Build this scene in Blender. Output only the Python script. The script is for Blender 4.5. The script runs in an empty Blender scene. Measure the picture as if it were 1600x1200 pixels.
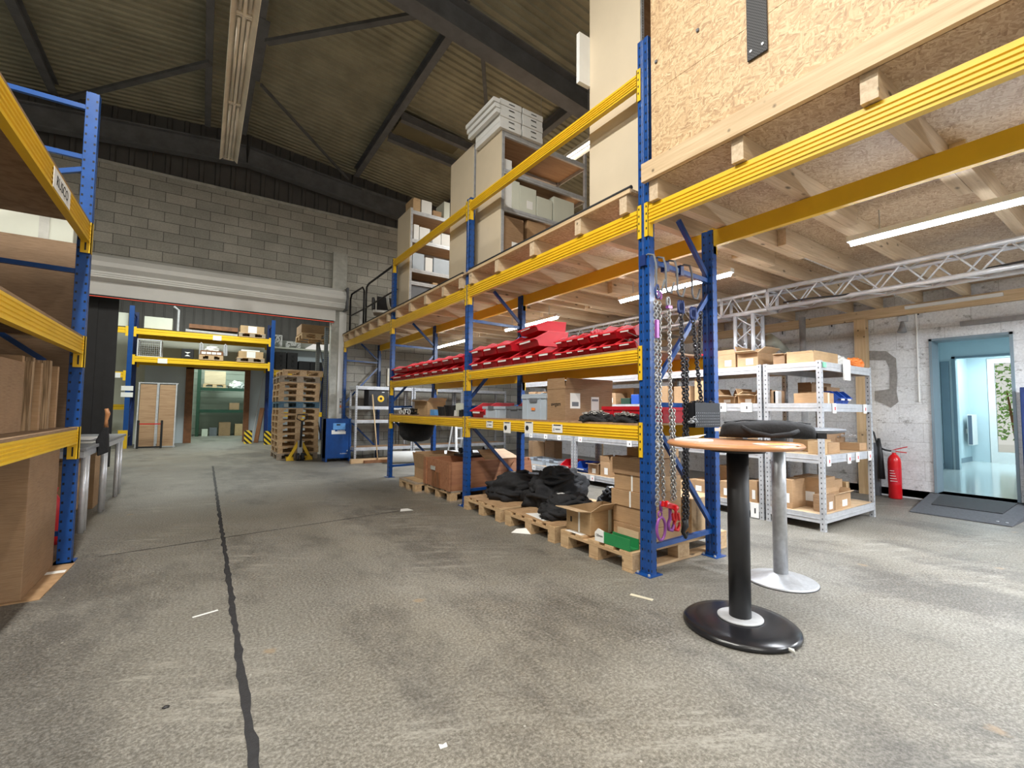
import bpy, bmesh, math, random
from mathutils import Vector, Matrix, noise as mnoise
scene = bpy.context.scene
COL = scene.collection
R = math.radians
rnd = random.Random(7)

# ---------------------------------------------------------------- camera
CAM_H, FPX, YAW, PIT, ROL = 1.17, 718.0, R(34.0), R(3.23), R(0.578)
_r = Vector((math.cos(YAW), -math.sin(YAW), 0)); _f0 = Vector((math.sin(YAW), math.cos(YAW), 0)); _z = Vector((0, 0, 1))
_fw = _f0*math.cos(PIT) + _z*math.sin(PIT); _up0 = -_f0*math.sin(PIT) + _z*math.cos(PIT)
_rt = _r*math.cos(ROL) + _up0*math.sin(ROL); _up = -_r*math.sin(ROL) + _up0*math.cos(ROL)
EYE = Vector((0, 0, CAM_H))
cam = bpy.data.cameras.new('camera'); cam.lens = 36*FPX/1600; cam.sensor_width = 36; cam.clip_end = 200; cam.clip_start = .05
co = bpy.data.objects.new('camera', cam); COL.objects.link(co)
co.matrix_world = Matrix(((_rt.x, _up.x, -_fw.x, EYE.x), (_rt.y, _up.y, -_fw.y, EYE.y), (_rt.z, _up.z, -_fw.z, EYE.z), (0, 0, 0, 1)))
scene.camera = co
def _ray(px, py): return _rt*((px-800)/FPX) + _up*(-(py-600)/FPX) + _fw
def at_x(px, py, X): d = _ray(px, py); return EYE + d*(X/d.x)
def at_y(px, py, Y): d = _ray(px, py); return EYE + d*(Y/d.y)
def at_z(px, py, Z): d = _ray(px, py); return EYE + d*((Z-CAM_H)/d.z)

# ---------------------------------------------------------------- world, exposure, lights
scene.view_settings.view_transform = 'Standard'; scene.view_settings.look = 'None'
scene.view_settings.gamma = 1; scene.view_settings.use_curve_mapping = False
scene.view_settings.exposure = 0.38
w = bpy.data.worlds.new('daylight'); scene.world = w; w.use_nodes = True
w.node_tree.nodes['Background'].inputs[0].default_value = (1, .97, .90, 1)
w.node_tree.nodes['Background'].inputs[1].default_value = .55
def area(name, loc, sx, sy, power, col=(1, .97, .92), rot=(0, 0, 0), parent=None):
    l = bpy.data.lights.new(name, 'AREA'); l.shape = 'RECTANGLE'; l.size = sx; l.size_y = sy; l.energy = power; l.color = col
    o = bpy.data.objects.new(name, l); COL.objects.link(o); o.location = loc; o.rotation_euler = rot
    if parent: o.parent = parent
    return o
P_HALL, P_MEZZ, P_TUBE, P_CORR, P_FAR = 75, 230, 20, 48, 260

# ---------------------------------------------------------------- materials
MATS = {}
def nm(name):
    m = bpy.data.materials.new(name); m.use_nodes = True
    nt = m.node_tree; b = nt.nodes['Principled BSDF']; MATS[name] = m
    return m, nt, b
def N(nt, t, **kw):
    n = nt.nodes.new(t)
    for k, v in kw.items():
        if k in ('operation', 'blend_type', 'feature', 'distance', 'data_type', 'noise_dimensions', 'wave_type', 'bands_direction', 'offset', 'squash'): setattr(n, k, v)
    return n
def coords(nt, scale=(1, 1, 1), rot=(0, 0, 0), kind='Object'):
    tc = nt.nodes.new('ShaderNodeTexCoord'); mp = nt.nodes.new('ShaderNodeMapping')
    mp.inputs['Scale'].default_value = scale; mp.inputs['Rotation'].default_value = rot
    nt.links.new(tc.outputs[kind], mp.inputs[0]); return mp.outputs[0]
def noise(nt, vec, scale, detail=4, rough=.6):
    n = nt.nodes.new('ShaderNodeTexNoise'); n.inputs['Scale'].default_value = scale
    n.inputs['Detail'].default_value = detail; n.inputs['Roughness'].default_value = rough
    nt.links.new(vec, n.inputs['Vector']); return n.outputs['Fac']
def ramp(nt, fac, stops):
    r = nt.nodes.new('ShaderNodeValToRGB'); e = r.color_ramp.elements
    while len(e) < len(stops): e.new(.5)
    for i, (p, c) in enumerate(stops): e[i].position = p; e[i].color = (c, c, c, 1) if isinstance(c, (int, float)) else (*c, 1)
    nt.links.new(fac, r.inputs[0]); return r.outputs[0]
def mix(nt, fac, a, b, bt='MIX'):
    n = nt.nodes.new('ShaderNodeMix'); n.data_type = 'RGBA'; n.blend_type = bt
    for s, v in ((0, fac), (6, a), (7, b)):
        if hasattr(v, 'links') or isinstance(v, bpy.types.NodeSocket): nt.links.new(v, n.inputs[s])
        else: n.inputs[s].default_value = v if s == 0 else (*v, 1)
    return n.outputs[2]
def math_(nt, op, a, b=None, c=None):
    n = nt.nodes.new('ShaderNodeMath'); n.operation = op
    for i, v in enumerate((a, b, c)):
        if v is None: continue
        if isinstance(v, bpy.types.NodeSocket): nt.links.new(v, n.inputs[i])
        else: n.inputs[i].default_value = v
    return n.outputs[0]
def bump(nt, b, h, strength=.3, dist=.01):
    n = nt.nodes.new('ShaderNodeBump'); n.inputs['Strength'].default_value = strength; n.inputs['Distance'].default_value = dist
    nt.links.new(h, n.inputs['Height']); nt.links.new(n.outputs[0], b.inputs['Normal'])
def simple(name, col, rough=.5, metal=0, var=.12, scale=8, bmp=0, spec=None, stretch=(1, 1, 1)):
    m, nt, b = nm(name)
    v = coords(nt, stretch); f = noise(nt, v, scale, 5, .65)
    lo = tuple(c*(1-var) for c in col); hi = tuple(min(1, c*(1+var)) for c in col)
    nt.links.new(ramp(nt, f, [(.3, lo), (.7, hi)]), b.inputs['Base Color'])
    b.inputs['Roughness'].default_value = rough; b.inputs['Metallic'].default_value = metal
    if spec is not None: b.inputs['Specular IOR Level'].default_value = spec
    if bmp: bump(nt, b, noise(nt, v, scale*4, 3), bmp)
    return m
def emis(name, col, s):
    m, nt, b = nm(name); b.inputs['Emission Color'].default_value = (*col, 1); b.inputs['Emission Strength'].default_value = s
    b.inputs['Base Color'].default_value = (*col, 1); return m

simple('yellow', (.80, .50, .02), .38, 0, .06, 3)
simple('blue', (.006, .060, .25), .32, 0, .15, 6)
simple('blue_dark', (.012, .035, .16), .4, 0, .15, 6)
simple('galv', (.50, .51, .53), .42, .25, .14, 14)
simple('galv_dull', (.34, .35, .37), .5, .4, .2, 10)
simple('alu', (.70, .72, .76), .33, .35, .08, 20)
simple('steel', (.15, .155, .165), .7, .1, .25, 3, .1)
simple('steel_brace', (.13, .135, .14), .7, .1, .25, 3)
simple('rack_grey', (.13, .15, .17), .5, .2, .2, 8)
simple('red', (.55, .010, .022), .38, 0, .10, 5); simple('red_rim', (.80, .045, .06), .35)
simple('grey_plastic', (.42, .48, .55), .4, 0, .06, 5)
simple('dark_grey_plastic', (.14, .15, .17), .45, 0, .1, 5)
simple('blue_plastic', (.02, .09, .45), .36, 0, .1, 5)
simple('black', (.012, .012, .014), .5, 0, .3, 6)
simple('black_gloss', (.012, .012, .014), .25, 0, .2, 6)
simple('fabric', (.012, .012, .014), .85, 0, .35, 14, .4)
simple('white', (.78, .78, .76), .5, 0, .04, 6)
simple('paper', (.82, .82, .80), .7, 0, .03, 6)
simple('cream', (.72, .67, .56), .45, 0, .16, 3)
simple('orange', (.9, .25, .05), .5)
simple('green', (.02, .22, .07), .45)
simple('mint', (.25, .7, .45), .5)
simple('dark_green', (.012, .05, .03), .5, .1, .2, 6)
simple('purple', (.30, .08, .34), .35, .2, .2, 10)
simple('extred', (.60, .01, .015), .3, 0, .05, 4)
simple('rubber', (.022, .022, .025), .7, 0, .3, 30, .3)
simple('ramp_grey', (.075, .08, .09), .8, 0, .25, 40, .3)
simple('corr_wall', (.56, .68, .72), .5, 0, .04, 2)
simple('corr_trim', (.20, .27, .32), .5, 0, .05, 2)
simple('corr_dark', (.12, .15, .20), .4, 0, .1, 2)
simple('chain_silver', (.40, .39, .37), .4, .8, .25, 60)
simple('chain_black', (.035, .035, .04), .4, .4, .3, 60)
simple('panel_beige', (.66, .56, .41), .55, 0, .04, 2)
simple('ivory', (.62, .64, .55), .6, 0, .05, 2)
simple('leaf', (.28, .50, .14), .6, 0, .5, 4)
simple('cloth_grey', (.3, .3, .28), .8, 0, .6, 30)
simple('silver_cast', (.50, .51, .53), .42, .6, .15, 25)
simple('blue_label', (.12, .35, .75), .5)
simple('brown_wood', (.20, .085, .035), .6, 0, .3, 6, .1, stretch=(1, 6, 1))
simple('tape', (.72, .66, .5), .3)
simple('light_blue_wall', (.52, .60, .66), .6, 0, .06, 1)
emis('tube_on', (.88, .94, 1), 46)
emis('lamp_on', (1, .98, .95), 5)
emis('red_edge_glow', (1, .1, .05), .4)  # glow put into the red seal line of the shutter, which is no lamp

def wood(name, c1, c2, s=(2, 30, 30), knots=True, rough=.6):
    m, nt, b = nm(name); v = coords(nt, s)
    f = noise(nt, v, 1.6, 6, .65); c = ramp(nt, f, [(.3, c1), (.7, c2)])
    if knots:
        vo = nt.nodes.new('ShaderNodeTexVoronoi'); vo.inputs['Scale'].default_value = 1.1
        nt.links.new(coords(nt, (3, 7, 7)), vo.inputs['Vector'])
        k = ramp(nt, vo.outputs['Distance'], [(.06, 1), (.13, 0)])
        c = mix(nt, k, c, tuple(x*.35 for x in c1))
    nt.links.new(c, b.inputs['Base Color']); b.inputs['Roughness'].default_value = rough
    bump(nt, b, f, .08); return m
wood('pine_x', (.48, .35, .22), (.70, .56, .39), (1.2, 22, 22))
wood('pine_y', (.48, .33, .18), (.70, .53, .33), (22, 1.2, 22))
wood('pine_z', (.52, .35, .18), (.72, .53, .32), (22, 22, 1.2))
wood('pallet_x', (.42, .26, .13), (.68, .48, .28), (1.5, 16, 16))
wood('pallet_y', (.40, .25, .13), (.64, .46, .27), (16, 1.5, 16))
wood('pallet_old', (.24, .19, .14), (.42, .34, .26), (14, 1.5, 16))
wood('pallet_blue', (.04, .10, .16), (.10, .2, .28), (14, 1.5, 16), False)
wood('shelf_board', (.30, .17, .09), (.46, .30, .17), (1.5, 18, 18), False)
wood('beech', (.50, .22, .09), (.58, .28, .13), (6, 1.5, 6), False, .3)
wood('crate_wood', (.26, .10, .05), (.42, .20, .10), (1.5, 20, 20))

def osb(name, tint=(1, 1, 1), plane='yz'):
    """oriented strands: thin elongated cells at three in-plane directions"""
    m, nt, b = nm(name); cols = []; base = coords(nt)
    ax = 0 if plane == 'yz' else 2
    for i, ang in enumerate((.55, -.25, 1.5)):
        mp = nt.nodes.new('ShaderNodeMapping'); r_ = [0, 0, 0]; r_[ax] = ang; mp.inputs['Rotation'].default_value = r_; nt.links.new(base, mp.inputs[0])
        wob = nt.nodes.new('ShaderNodeTexNoise'); wob.inputs['Scale'].default_value = 9; wob.inputs['Detail'].default_value = 2; nt.links.new(mp.outputs[0], wob.inputs['Vector'])
        ad = mix(nt, .018, mp.outputs[0], wob.outputs['Color'], 'LINEAR_LIGHT')
        m2 = nt.nodes.new('ShaderNodeMapping'); m2.inputs['Scale'].default_value = (6, 16, 95) if plane == 'yz' else (16, 95, 6); nt.links.new(ad, m2.inputs[0])
        vo = nt.nodes.new('ShaderNodeTexVoronoi'); vo.inputs['Scale'].default_value = 1; nt.links.new(m2.outputs[0], vo.inputs['Vector'])
        sp = nt.nodes.new('ShaderNodeSeparateColor'); nt.links.new(vo.outputs['Color'], sp.inputs[0])
        f = noise(nt, m2.outputs[0], 1.3, 3)
        v = math_(nt, 'ADD', math_(nt, 'MULTIPLY', sp.outputs[0], .75), math_(nt, 'MULTIPLY', f, .35))
        cols.append(ramp(nt, v, [(.05, (.24*tint[0], .125*tint[1], .055*tint[2])), (.22, (.42*tint[0], .26*tint[1], .13*tint[2])), (.5, (.54*tint[0], .36*tint[1], .19*tint[2])), (.9, (.68*tint[0], .49*tint[1], .28*tint[2])), (1, (.78*tint[0], .60*tint[1], .38*tint[2]))]))
    f1 = noise(nt, base, 26, 2); f2 = noise(nt, coords(nt, rot=(1, 1, 1)), 30, 2)
    c = mix(nt, ramp(nt, f1, [(.49, 0), (.51, 1)]), cols[0], cols[1]); c = mix(nt, ramp(nt, f2, [(.54, 0), (.56, 1)]), c, cols[2])
    nt.links.new(c, b.inputs['Base Color']); b.inputs['Roughness'].default_value = .55
    bump(nt, b, f1, .12); return m
osb('osb', (1.0, 1.0, 1.0)); osb('osb_deck', (.84, .90, 1.08), 'xy')

def cardboard(name, c):
    m, nt, b = nm(name); v = coords(nt, (1, 1, 1)); f = noise(nt, v, 5, 3)
    c1 = ramp(nt, f, [(.35, tuple(x*.88 for x in c)), (.65, tuple(min(1, x*1.08) for x in c))])
    f2 = noise(nt, coords(nt, (1, 1, 40)), 12, 2)
    c1 = mix(nt, .12, c1, ramp(nt, f2, [(.4, (.2, .12, .06)), (.6, (.8, .6, .4))]))
    nt.links.new(c1, b.inputs['Base Color']); b.inputs['Roughness'].default_value = .75; return m
cardboard('card1', (.40, .245, .125)); cardboard('card2', (.28, .165, .085)); cardboard('card3', (.48, .32, .165)); cardboard('card_in', (.58, .42, .26))
cardboard('plywood', (.22, .135, .075))

def floor_mat():
    m, nt, b = nm('concrete_floor'); o = coords(nt)
    f = noise(nt, o, 1.1, 9, .72); c = ramp(nt, f, [(.28, (.12, .108, .086)), (.5, (.172, .157, .128)), (.72, (.225, .208, .174))])
    fs = noise(nt, o, 70, 3, .8); c = mix(nt, .5, c, ramp(nt, fs, [(.36, (.045, .04, .032)), (.48, (.165, .15, .125)), (.64, (.42, .40, .345))]), 'MIX')
    fr = noise(nt, coords(nt, (1, 1, 1), (0, 0, 1)), .33, 5, .6)             # greyer, cleaner zone versus brown worn zone
    c = mix(nt, ramp(nt, fr, [(.42, 0), (.56, .55)]), c, mix(nt, 1, c, (.98, 1.03, 1.12), 'MULTIPLY'))
    fd = noise(nt, coords(nt, (1, .5, 1), (0, 0, .6)), .6, 8, .75)
    c = mix(nt, ramp(nt, fd, [(.49, 0), (.58, .75)]), c, mix(nt, 1, c, (.5, .5, .52), 'MULTIPLY'))
    r1 = nt.nodes.new('ShaderNodeMapping'); r1.inputs['Rotation'].default_value = (0, 0, .5); nt.links.new(o, r1.inputs[0])
    r2 = nt.nodes.new('ShaderNodeMapping'); r2.inputs['Scale'].default_value = (1, 5, 1); nt.links.new(r1.outputs[0], r2.inputs[0])
    fw = noise(nt, r2.outputs[0], 2.4, 11, .9)
    big = noise(nt, o, .7, 3)
    k0 = math_(nt, 'MULTIPLY', ramp(nt, fw, [(.50, 0), (.60, .9)]), ramp(nt, big, [(.48, 0), (.6, 1)]))
    c = mix(nt, k0, c, (.33, .315, .275))
    fk = noise(nt, r2.outputs[0], 5, 12, .95); c = mix(nt, ramp(nt, fk, [(.62, 0), (.67, .7)]), c, (.035, .032, .028))
    vo = nt.nodes.new('ShaderNodeTexVoronoi'); vo.inputs['Scale'].default_value = 2.3; nt.links.new(o, vo.inputs['Vector'])
    wob = noise(nt, o, 16, 5, .7); dd = math_(nt, 'ADD', vo.outputs['Distance'], math_(nt, 'MULTIPLY', wob, .22))
    sp = nt.nodes.new('ShaderNodeSeparateColor'); nt.links.new(vo.outputs['Color'], sp.inputs[0])
    k = math_(nt, 'MULTIPLY', ramp(nt, dd, [(.15, 1), (.20, 0)]), ramp(nt, sp.outputs[0], [(.5, 0), (.56, .6)]))
    c = mix(nt, k, c, (.30, .215, .13))
    vo2 = nt.nodes.new('ShaderNodeTexVoronoi'); vo2.inputs['Scale'].default_value = 11; nt.links.new(o, vo2.inputs['Vector'])
    sp2 = nt.nodes.new('ShaderNodeSeparateColor'); nt.links.new(vo2.outputs['Color'], sp2.inputs[0])
    k2 = math_(nt, 'MULTIPLY', ramp(nt, vo2.outputs['Distance'], [(.04, 1), (.07, 0)]), ramp(nt, sp2.outputs[1], [(.76, 0), (.8, .8)]))
    c = mix(nt, k2, c, (.46, .44, .4))
    nt.links.new(c, b.inputs['Base Color'])
    nt.links.new(ramp(nt, f, [(.3, .42), (.7, .68)]), b.inputs['Roughness'])
    bump(nt, b, math_(nt, 'ADD', fs, math_(nt, 'MULTIPLY', f, 1.5)), .35, .006); return m
floor_mat()
def blocks(name, c1, c2, mortar, w_, h_, axis, blur=.01, var=.25, ms=.006):
    m, nt, b = nm(name); tc = nt.nodes.new('ShaderNodeTexCoord'); sx = nt.nodes.new('ShaderNodeSeparateXYZ'); cx = nt.nodes.new('ShaderNodeCombineXYZ')
    nt.links.new(tc.outputs['Object'], sx.inputs[0]); nt.links.new(sx.outputs[axis], cx.inputs[0]); nt.links.new(sx.outputs[2], cx.inputs[1])
    br = nt.nodes.new('ShaderNodeTexBrick'); nt.links.new(cx.outputs[0], br.inputs['Vector'])
    br.inputs['Scale'].default_value = 1; br.inputs['Brick Width'].default_value = w_; br.inputs['Row Height'].default_value = h_
    br.inputs['Mortar Size'].default_value = ms; br.inputs['Mortar Smooth'].default_value = .3
    br.inputs['Color1'].default_value = (*c1, 1); br.inputs['Color2'].default_value = (*c2, 1); br.inputs['Mortar'].default_value = (*mortar, 1)
    f = noise(nt, tc.outputs['Object'], 2.2, 8, .75); g = noise(nt, tc.outputs['Object'], 35, 4, .8)
    c = mix(nt, 1, br.outputs['Color'], ramp(nt, f, [(.3, 1-var), (.7, 1)]), 'MULTIPLY')
    c = mix(nt, .5, c, mix(nt, 1, c, ramp(nt, g, [(.35, .55), (.6, 1.0)]), 'MULTIPLY'))
    nt.links.new(c, b.inputs['Base Color']); b.inputs['Roughness'].default_value = .85
    bump(nt, b, math_(nt, 'ADD', math_(nt, 'MULTIPLY', br.outputs['Fac'], -1.0), g), .4, .01); return nt, b, c
blocks('block_wall', (.46, .45, .40), (.62, .60, .53), (.15, .145, .13), .5, .2, 0)
nt, b, c = blocks('white_wall', (.80, .81, .83), (.85, .86, .87), (.62, .62, .62), .52, .26, 1, var=.12, ms=.004)
o = coords(nt, (1, 1, 1.6)); f = noise(nt, o, 5.5, 9, .85)
c2 = mix(nt, ramp(nt, f, [(.56, 0), (.62, .75)]), c, (.20, .19, .18)); fp = noise(nt, coords(nt, (1, 1, 2)), 26, 6, .9); c2 = mix(nt, ramp(nt, fp, [(.63, 0), (.67, .9)]), c2, (.08, .075, .07)); 
f2 = noise(nt, coords(nt, (1, 1, 3)), 1.3, 6, .7)
c2 = mix(nt, ramp(nt, f2, [(.5, 0), (.8, .5)]), c2, (.42, .41, .39)); nt.links.new(c2, b.inputs['Base Color'])
simple('mortar_patch', (.30, .285, .27), .95, 0, .25, 30, .5)
simple('column_conc', (.48, .48, .44), .85, 0, .2, 6, .2)
simple('deck_metal', (.34, .325, .235), .62, .15, .22, 1.6)
simple('clad_dark', (.12, .115, .11), .6, .2, .15, 2)
simple('skylight', (.16, .14, .08), .7, 0, .15, 2)
simple('shutter', (.86, .86, .83), .45, .1, .05, 2)
simple('panel_slat', (.52, .56, .48), .5, 0, .05, 2)
def striped():
    m, nt, b = nm('hazard'); o = coords(nt, rot=(0, R(45), 0)); s = nt.nodes.new('ShaderNodeSeparateXYZ'); nt.links.new(o, s.inputs[0])
    k = math_(nt, 'GREATER_THAN', math_(nt, 'FRACT', math_(nt, 'MULTIPLY', s.outputs[0], 9)), .5)
    nt.links.new(mix(nt, k, (.02, .02, .02), (.85, .6, .03)), b.inputs['Base Color'])
striped()
def perforated(name, base, hole, pitch, cols_, hw, hh, metal=.3, rough=.35):
    """slotted post: rows of punched slots at fixed pitch on each face (object coordinates, post centred on its axis)"""
    m, nt, b = nm(name); tc = nt.nodes.new('ShaderNodeTexCoord'); s = nt.nodes.new('ShaderNodeSeparateXYZ'); nt.links.new(tc.outputs['Object'], s.inputs[0])
    ge = nt.nodes.new('ShaderNodeSeparateXYZ'); nt.links.new(tc.outputs['Normal'], ge.inputs[0])
    isx = math_(nt, 'GREATER_THAN', math_(nt, 'ABSOLUTE', ge.outputs[0]), .7)
    u = math_(nt, 'ADD', math_(nt, 'MULTIPLY', isx, s.outputs[1]), math_(nt, 'MULTIPLY', math_(nt, 'SUBTRACT', 1, isx), s.outputs[0]))
    du = None
    for c_ in cols_:
        d = math_(nt, 'LESS_THAN', math_(nt, 'ABSOLUTE', math_(nt, 'SUBTRACT', math_(nt, 'ABSOLUTE', u), c_)), hw)
        du = d if du is None else math_(nt, 'MAXIMUM', du, d)
    fz = math_(nt, 'ABSOLUTE', math_(nt, 'SUBTRACT', math_(nt, 'FRACT', math_(nt, 'MULTIPLY', s.outputs[2], 1/pitch)), .5))
    k = math_(nt, 'MULTIPLY', du, math_(nt, 'LESS_THAN', fz, hh))
    v = noise(nt, tc.outputs['Object'], 8, 5); cc = ramp(nt, v, [(.3, tuple(x*.8 for x in base)), (.7, tuple(min(1, x*1.15) for x in base))])
    nt.links.new(mix(nt, k, cc, hole), b.inputs['Base Color']); b.inputs['Roughness'].default_value = rough; b.inputs['Metallic'].default_value = metal
perforated('blue_post', (.006, .062, .26), (.003, .005, .012), .069, [.027], .0065, .13, 0, .32)
perforated('galv_post', (.46, .47, .49), (.03, .03, .035), .05, [0], .0045, .16, .2, .4)
perforated('grey_post', (.16, .18, .19), (.02, .02, .02), .05, [.02], .006, .2, .2, .5)
perforated('green_post', (.02, .06, .035), (.01, .02, .01), .07, [.02], .006, .2, .1, .5)
m, nt, b = nm('glass'); b.inputs['Transmission Weight'].default_value = 1; b.inputs['Roughness'].default_value = 0; b.inputs['IOR'].default_value = 1.05; b.inputs['Base Color'].default_value = (.95, 1, 1, 1)
m, nt, b = nm('corr_floor'); b.inputs['Base Color'].default_value = (.62, .68, .66, 1); b.inputs['Roughness'].default_value = .12
m, nt, b = nm('corrugated_edge'); v = coords(nt, (60, 60, 1)); f = noise(nt, v, 3, 3)
nt.links.new(ramp(nt, f, [(.42, (.20, .13, .07)), (.58, (.52, .36, .21))]), b.inputs['Base Color']); b.inputs['Roughness'].default_value = .8
m, nt, b = nm('carbon'); v = coords(nt, (1, 1, 1)); ck = nt.nodes.new('ShaderNodeTexChecker'); ck.inputs['Scale'].default_value = 110
ck.inputs[1].default_value = (.018, .018, .02, 1); ck.inputs[2].default_value = (.07, .07, .075, 1); nt.links.new(v, ck.inputs[0]); nt.links.new(ck.outputs[0], b.inputs['Base Color']); b.inputs['Roughness'].default_value = .7
m, nt, b = nm('clear_plastic'); b.inputs['Base Color'].default_value = (.8, .82, .85, 1); b.inputs['Roughness'].default_value = .15; b.inputs['Alpha'].default_value = .45

# ---------------------------------------------------------------- mesh helpers
class MB:
    def __init__(s): s.bm = bmesh.new()
    def box(s, x0, x1, y0, y1, z0, z1):
        v = [s.bm.verts.new(p) for p in ((x0, y0, z0), (x1, y0, z0), (x1, y1, z0), (x0, y1, z0), (x0, y0, z1), (x1, y0, z1), (x1, y1, z1), (x0, y1, z1))]
        for f in ((0, 3, 2, 1), (4, 5, 6, 7), (0, 1, 5, 4), (1, 2, 6, 5), (2, 3, 7, 6), (3, 0, 4, 7)): s.bm.faces.new([v[i] for i in f])
        return s
    def bar(s, a, b, w=.03, h=.03, up=(0, 0, 1)):
        a = Vector(a); b = Vector(b); d = (b-a).normalized(); u = Vector(up)
        if abs(d.dot(u)) > .98: u = Vector((1, 0, 0))
        sd = d.cross(u).normalized(); u = sd.cross(d).normalized()
        v = [s.bm.verts.new(p + sd*(i*w/2) + u*(j*h/2)) for p in (a, b) for i, j in ((-1, -1), (1, -1), (1, 1), (-1, 1))]
        for f in ((0, 1, 2, 3), (7, 6, 5, 4), (0, 4, 5, 1), (1, 5, 6, 2), (2, 6, 7, 3), (3, 7, 4, 0)): s.bm.faces.new([v[i] for i in f])
        return s
    def tube(s, pts, r, n=8, closed=False, caps=True):
        pts = [Vector(p) for p in pts]; rings = []; m_ = len(pts); prev = None
        for i, p in enumerate(pts):
            if closed: d = pts[(i+1) % m_]-pts[i-1]
            else: d = pts[min(i+1, m_-1)]-pts[max(i-1, 0)]
            d.normalize()
            if prev is None:
                u = Vector((0, 0, 1)) if abs(d.z) < .9 else Vector((1, 0, 0)); u = (u-d*u.dot(d)).normalized()
            else: u = (prev-d*prev.dot(d)).normalized()
            prev = u; v = d.cross(u); rr = r[i] if isinstance(r, (list, tuple)) else r
            rings.append([s.bm.verts.new(p + u*(rr*math.cos(2*math.pi*k/n)) + v*(rr*math.sin(2*math.pi*k/n))) for k in range(n)])
        for i in range(m_ if closed else m_-1):
            A, B = rings[i], rings[(i+1) % m_]
            for k in range(n): s.bm.faces.new((A[k], A[(k+1) % n], B[(k+1) % n], B[k]))
        if caps and not closed: s.bm.faces.new(rings[0][::-1]); s.bm.faces.new(rings[-1])
        return s
    def lathe(s, prof, c=(0, 0, 0), n=32, sx=1, sy=1):
        rings = []
        for r_, z_ in prof: rings.append([s.bm.verts.new((c[0]+sx*r_*math.cos(2*math.pi*k/n), c[1]+sy*r_*math.sin(2*math.pi*k/n), c[2]+z_)) for k in range(n)])
        for A, B in zip(rings, rings[1:]):
            for k in range(n): s.bm.faces.new((A[k], A[(k+1) % n], B[(k+1) % n], B[k]))
        s.bm.faces.new(rings[0][::-1]); s.bm.faces.new(rings[-1]); return s
    def extr(s, prof, a, b, axis):
        """profile (2D list) extruded between a and b along axis: 'x' -> (y,z) profile, 'y' -> (x,z), 'z' -> (x,y)"""
        def P(p, t): return {'x': (t, p[0], p[1]), 'y': (p[0], t, p[1]), 'z': (p[0], p[1], t)}[axis]
        A = [s.bm.verts.new(P(p, a)) for p in prof]; B = [s.bm.verts.new(P(p, b)) for p in prof]; n = len(prof)
        for k in range(n): s.bm.faces.new((A[k], A[(k+1) % n], B[(k+1) % n], B[k]))
        s.bm.faces.new(A[::-1]); s.bm.faces.new(B); return s
    def poly(s, pts):
        s.bm.faces.new([s.bm.verts.new(p) for p in pts]); return s
    def build(s, name, mat, parent=None, bevel=0, smooth=False, loc=None, solid=0, sub=0, rot=None):
        bmesh.ops.recalc_face_normals(s.bm, faces=s.bm.faces)
        me = bpy.data.meshes.new(name); s.bm.to_mesh(me); s.bm.free()
        me.materials.append(MATS[mat]); o = bpy.data.objects.new(name, me); COL.objects.link(o)
        if smooth:
            for p in me.polygons: p.use_smooth = True
        if parent: o.parent = parent
        if loc: o.location = loc
        if rot: o.rotation_euler = rot
        if solid: md = o.modifiers.new('s', 'SOLIDIFY'); md.thickness = solid; md.offset = 0
        if sub: md = o.modifiers.new('u', 'SUBSURF'); md.levels = sub; md.render_levels = sub
        if bevel: md = o.modifiers.new('b', 'BEVEL'); md.width = bevel; md.segments = 2; md.limit_method = 'ANGLE'
        return o
def thing(name, label, cat, loc=(0, 0, 0), rz=0, group=None):
    o = bpy.data.objects.new(name, None); COL.objects.link(o); o.location = loc; o.rotation_euler = (0, 0, rz); o.empty_display_size = .1
    return tag(o, label, cat, group)
def tag(o, label, cat, group=None):
    o['label'] = label; o['category'] = cat
    if group: o['group'] = group
    return o
def struct(o): o['kind'] = 'structure'; return o
def text(s_, size, mat, parent, loc, rot, name='lettering'):
    c = bpy.data.curves.new(name, 'FONT'); c.body = s_; c.size = size; c.align_x = 'CENTER'; c.align_y = 'CENTER'; c.extrude = .0006
    c.materials.append(MATS[mat]); o = bpy.data.objects.new(name, c); COL.objects.link(o); bpy.context.view_layer.update()
    me = bpy.data.meshes.new_from_object(o.evaluated_get(bpy.context.evaluated_depsgraph_get())); bpy.data.objects.remove(o)
    o = bpy.data.objects.new(name, me); COL.objects.link(o); o.parent = parent; o.location = loc; o.rotation_euler = rot
    if not me.materials: me.materials.append(MATS[mat])
    return o
ROT_MX = (R(90), 0, R(-90))   # text read from the -X side
ROT_MY = (R(90), 0, 0)        # text read from the -Y side

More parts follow.
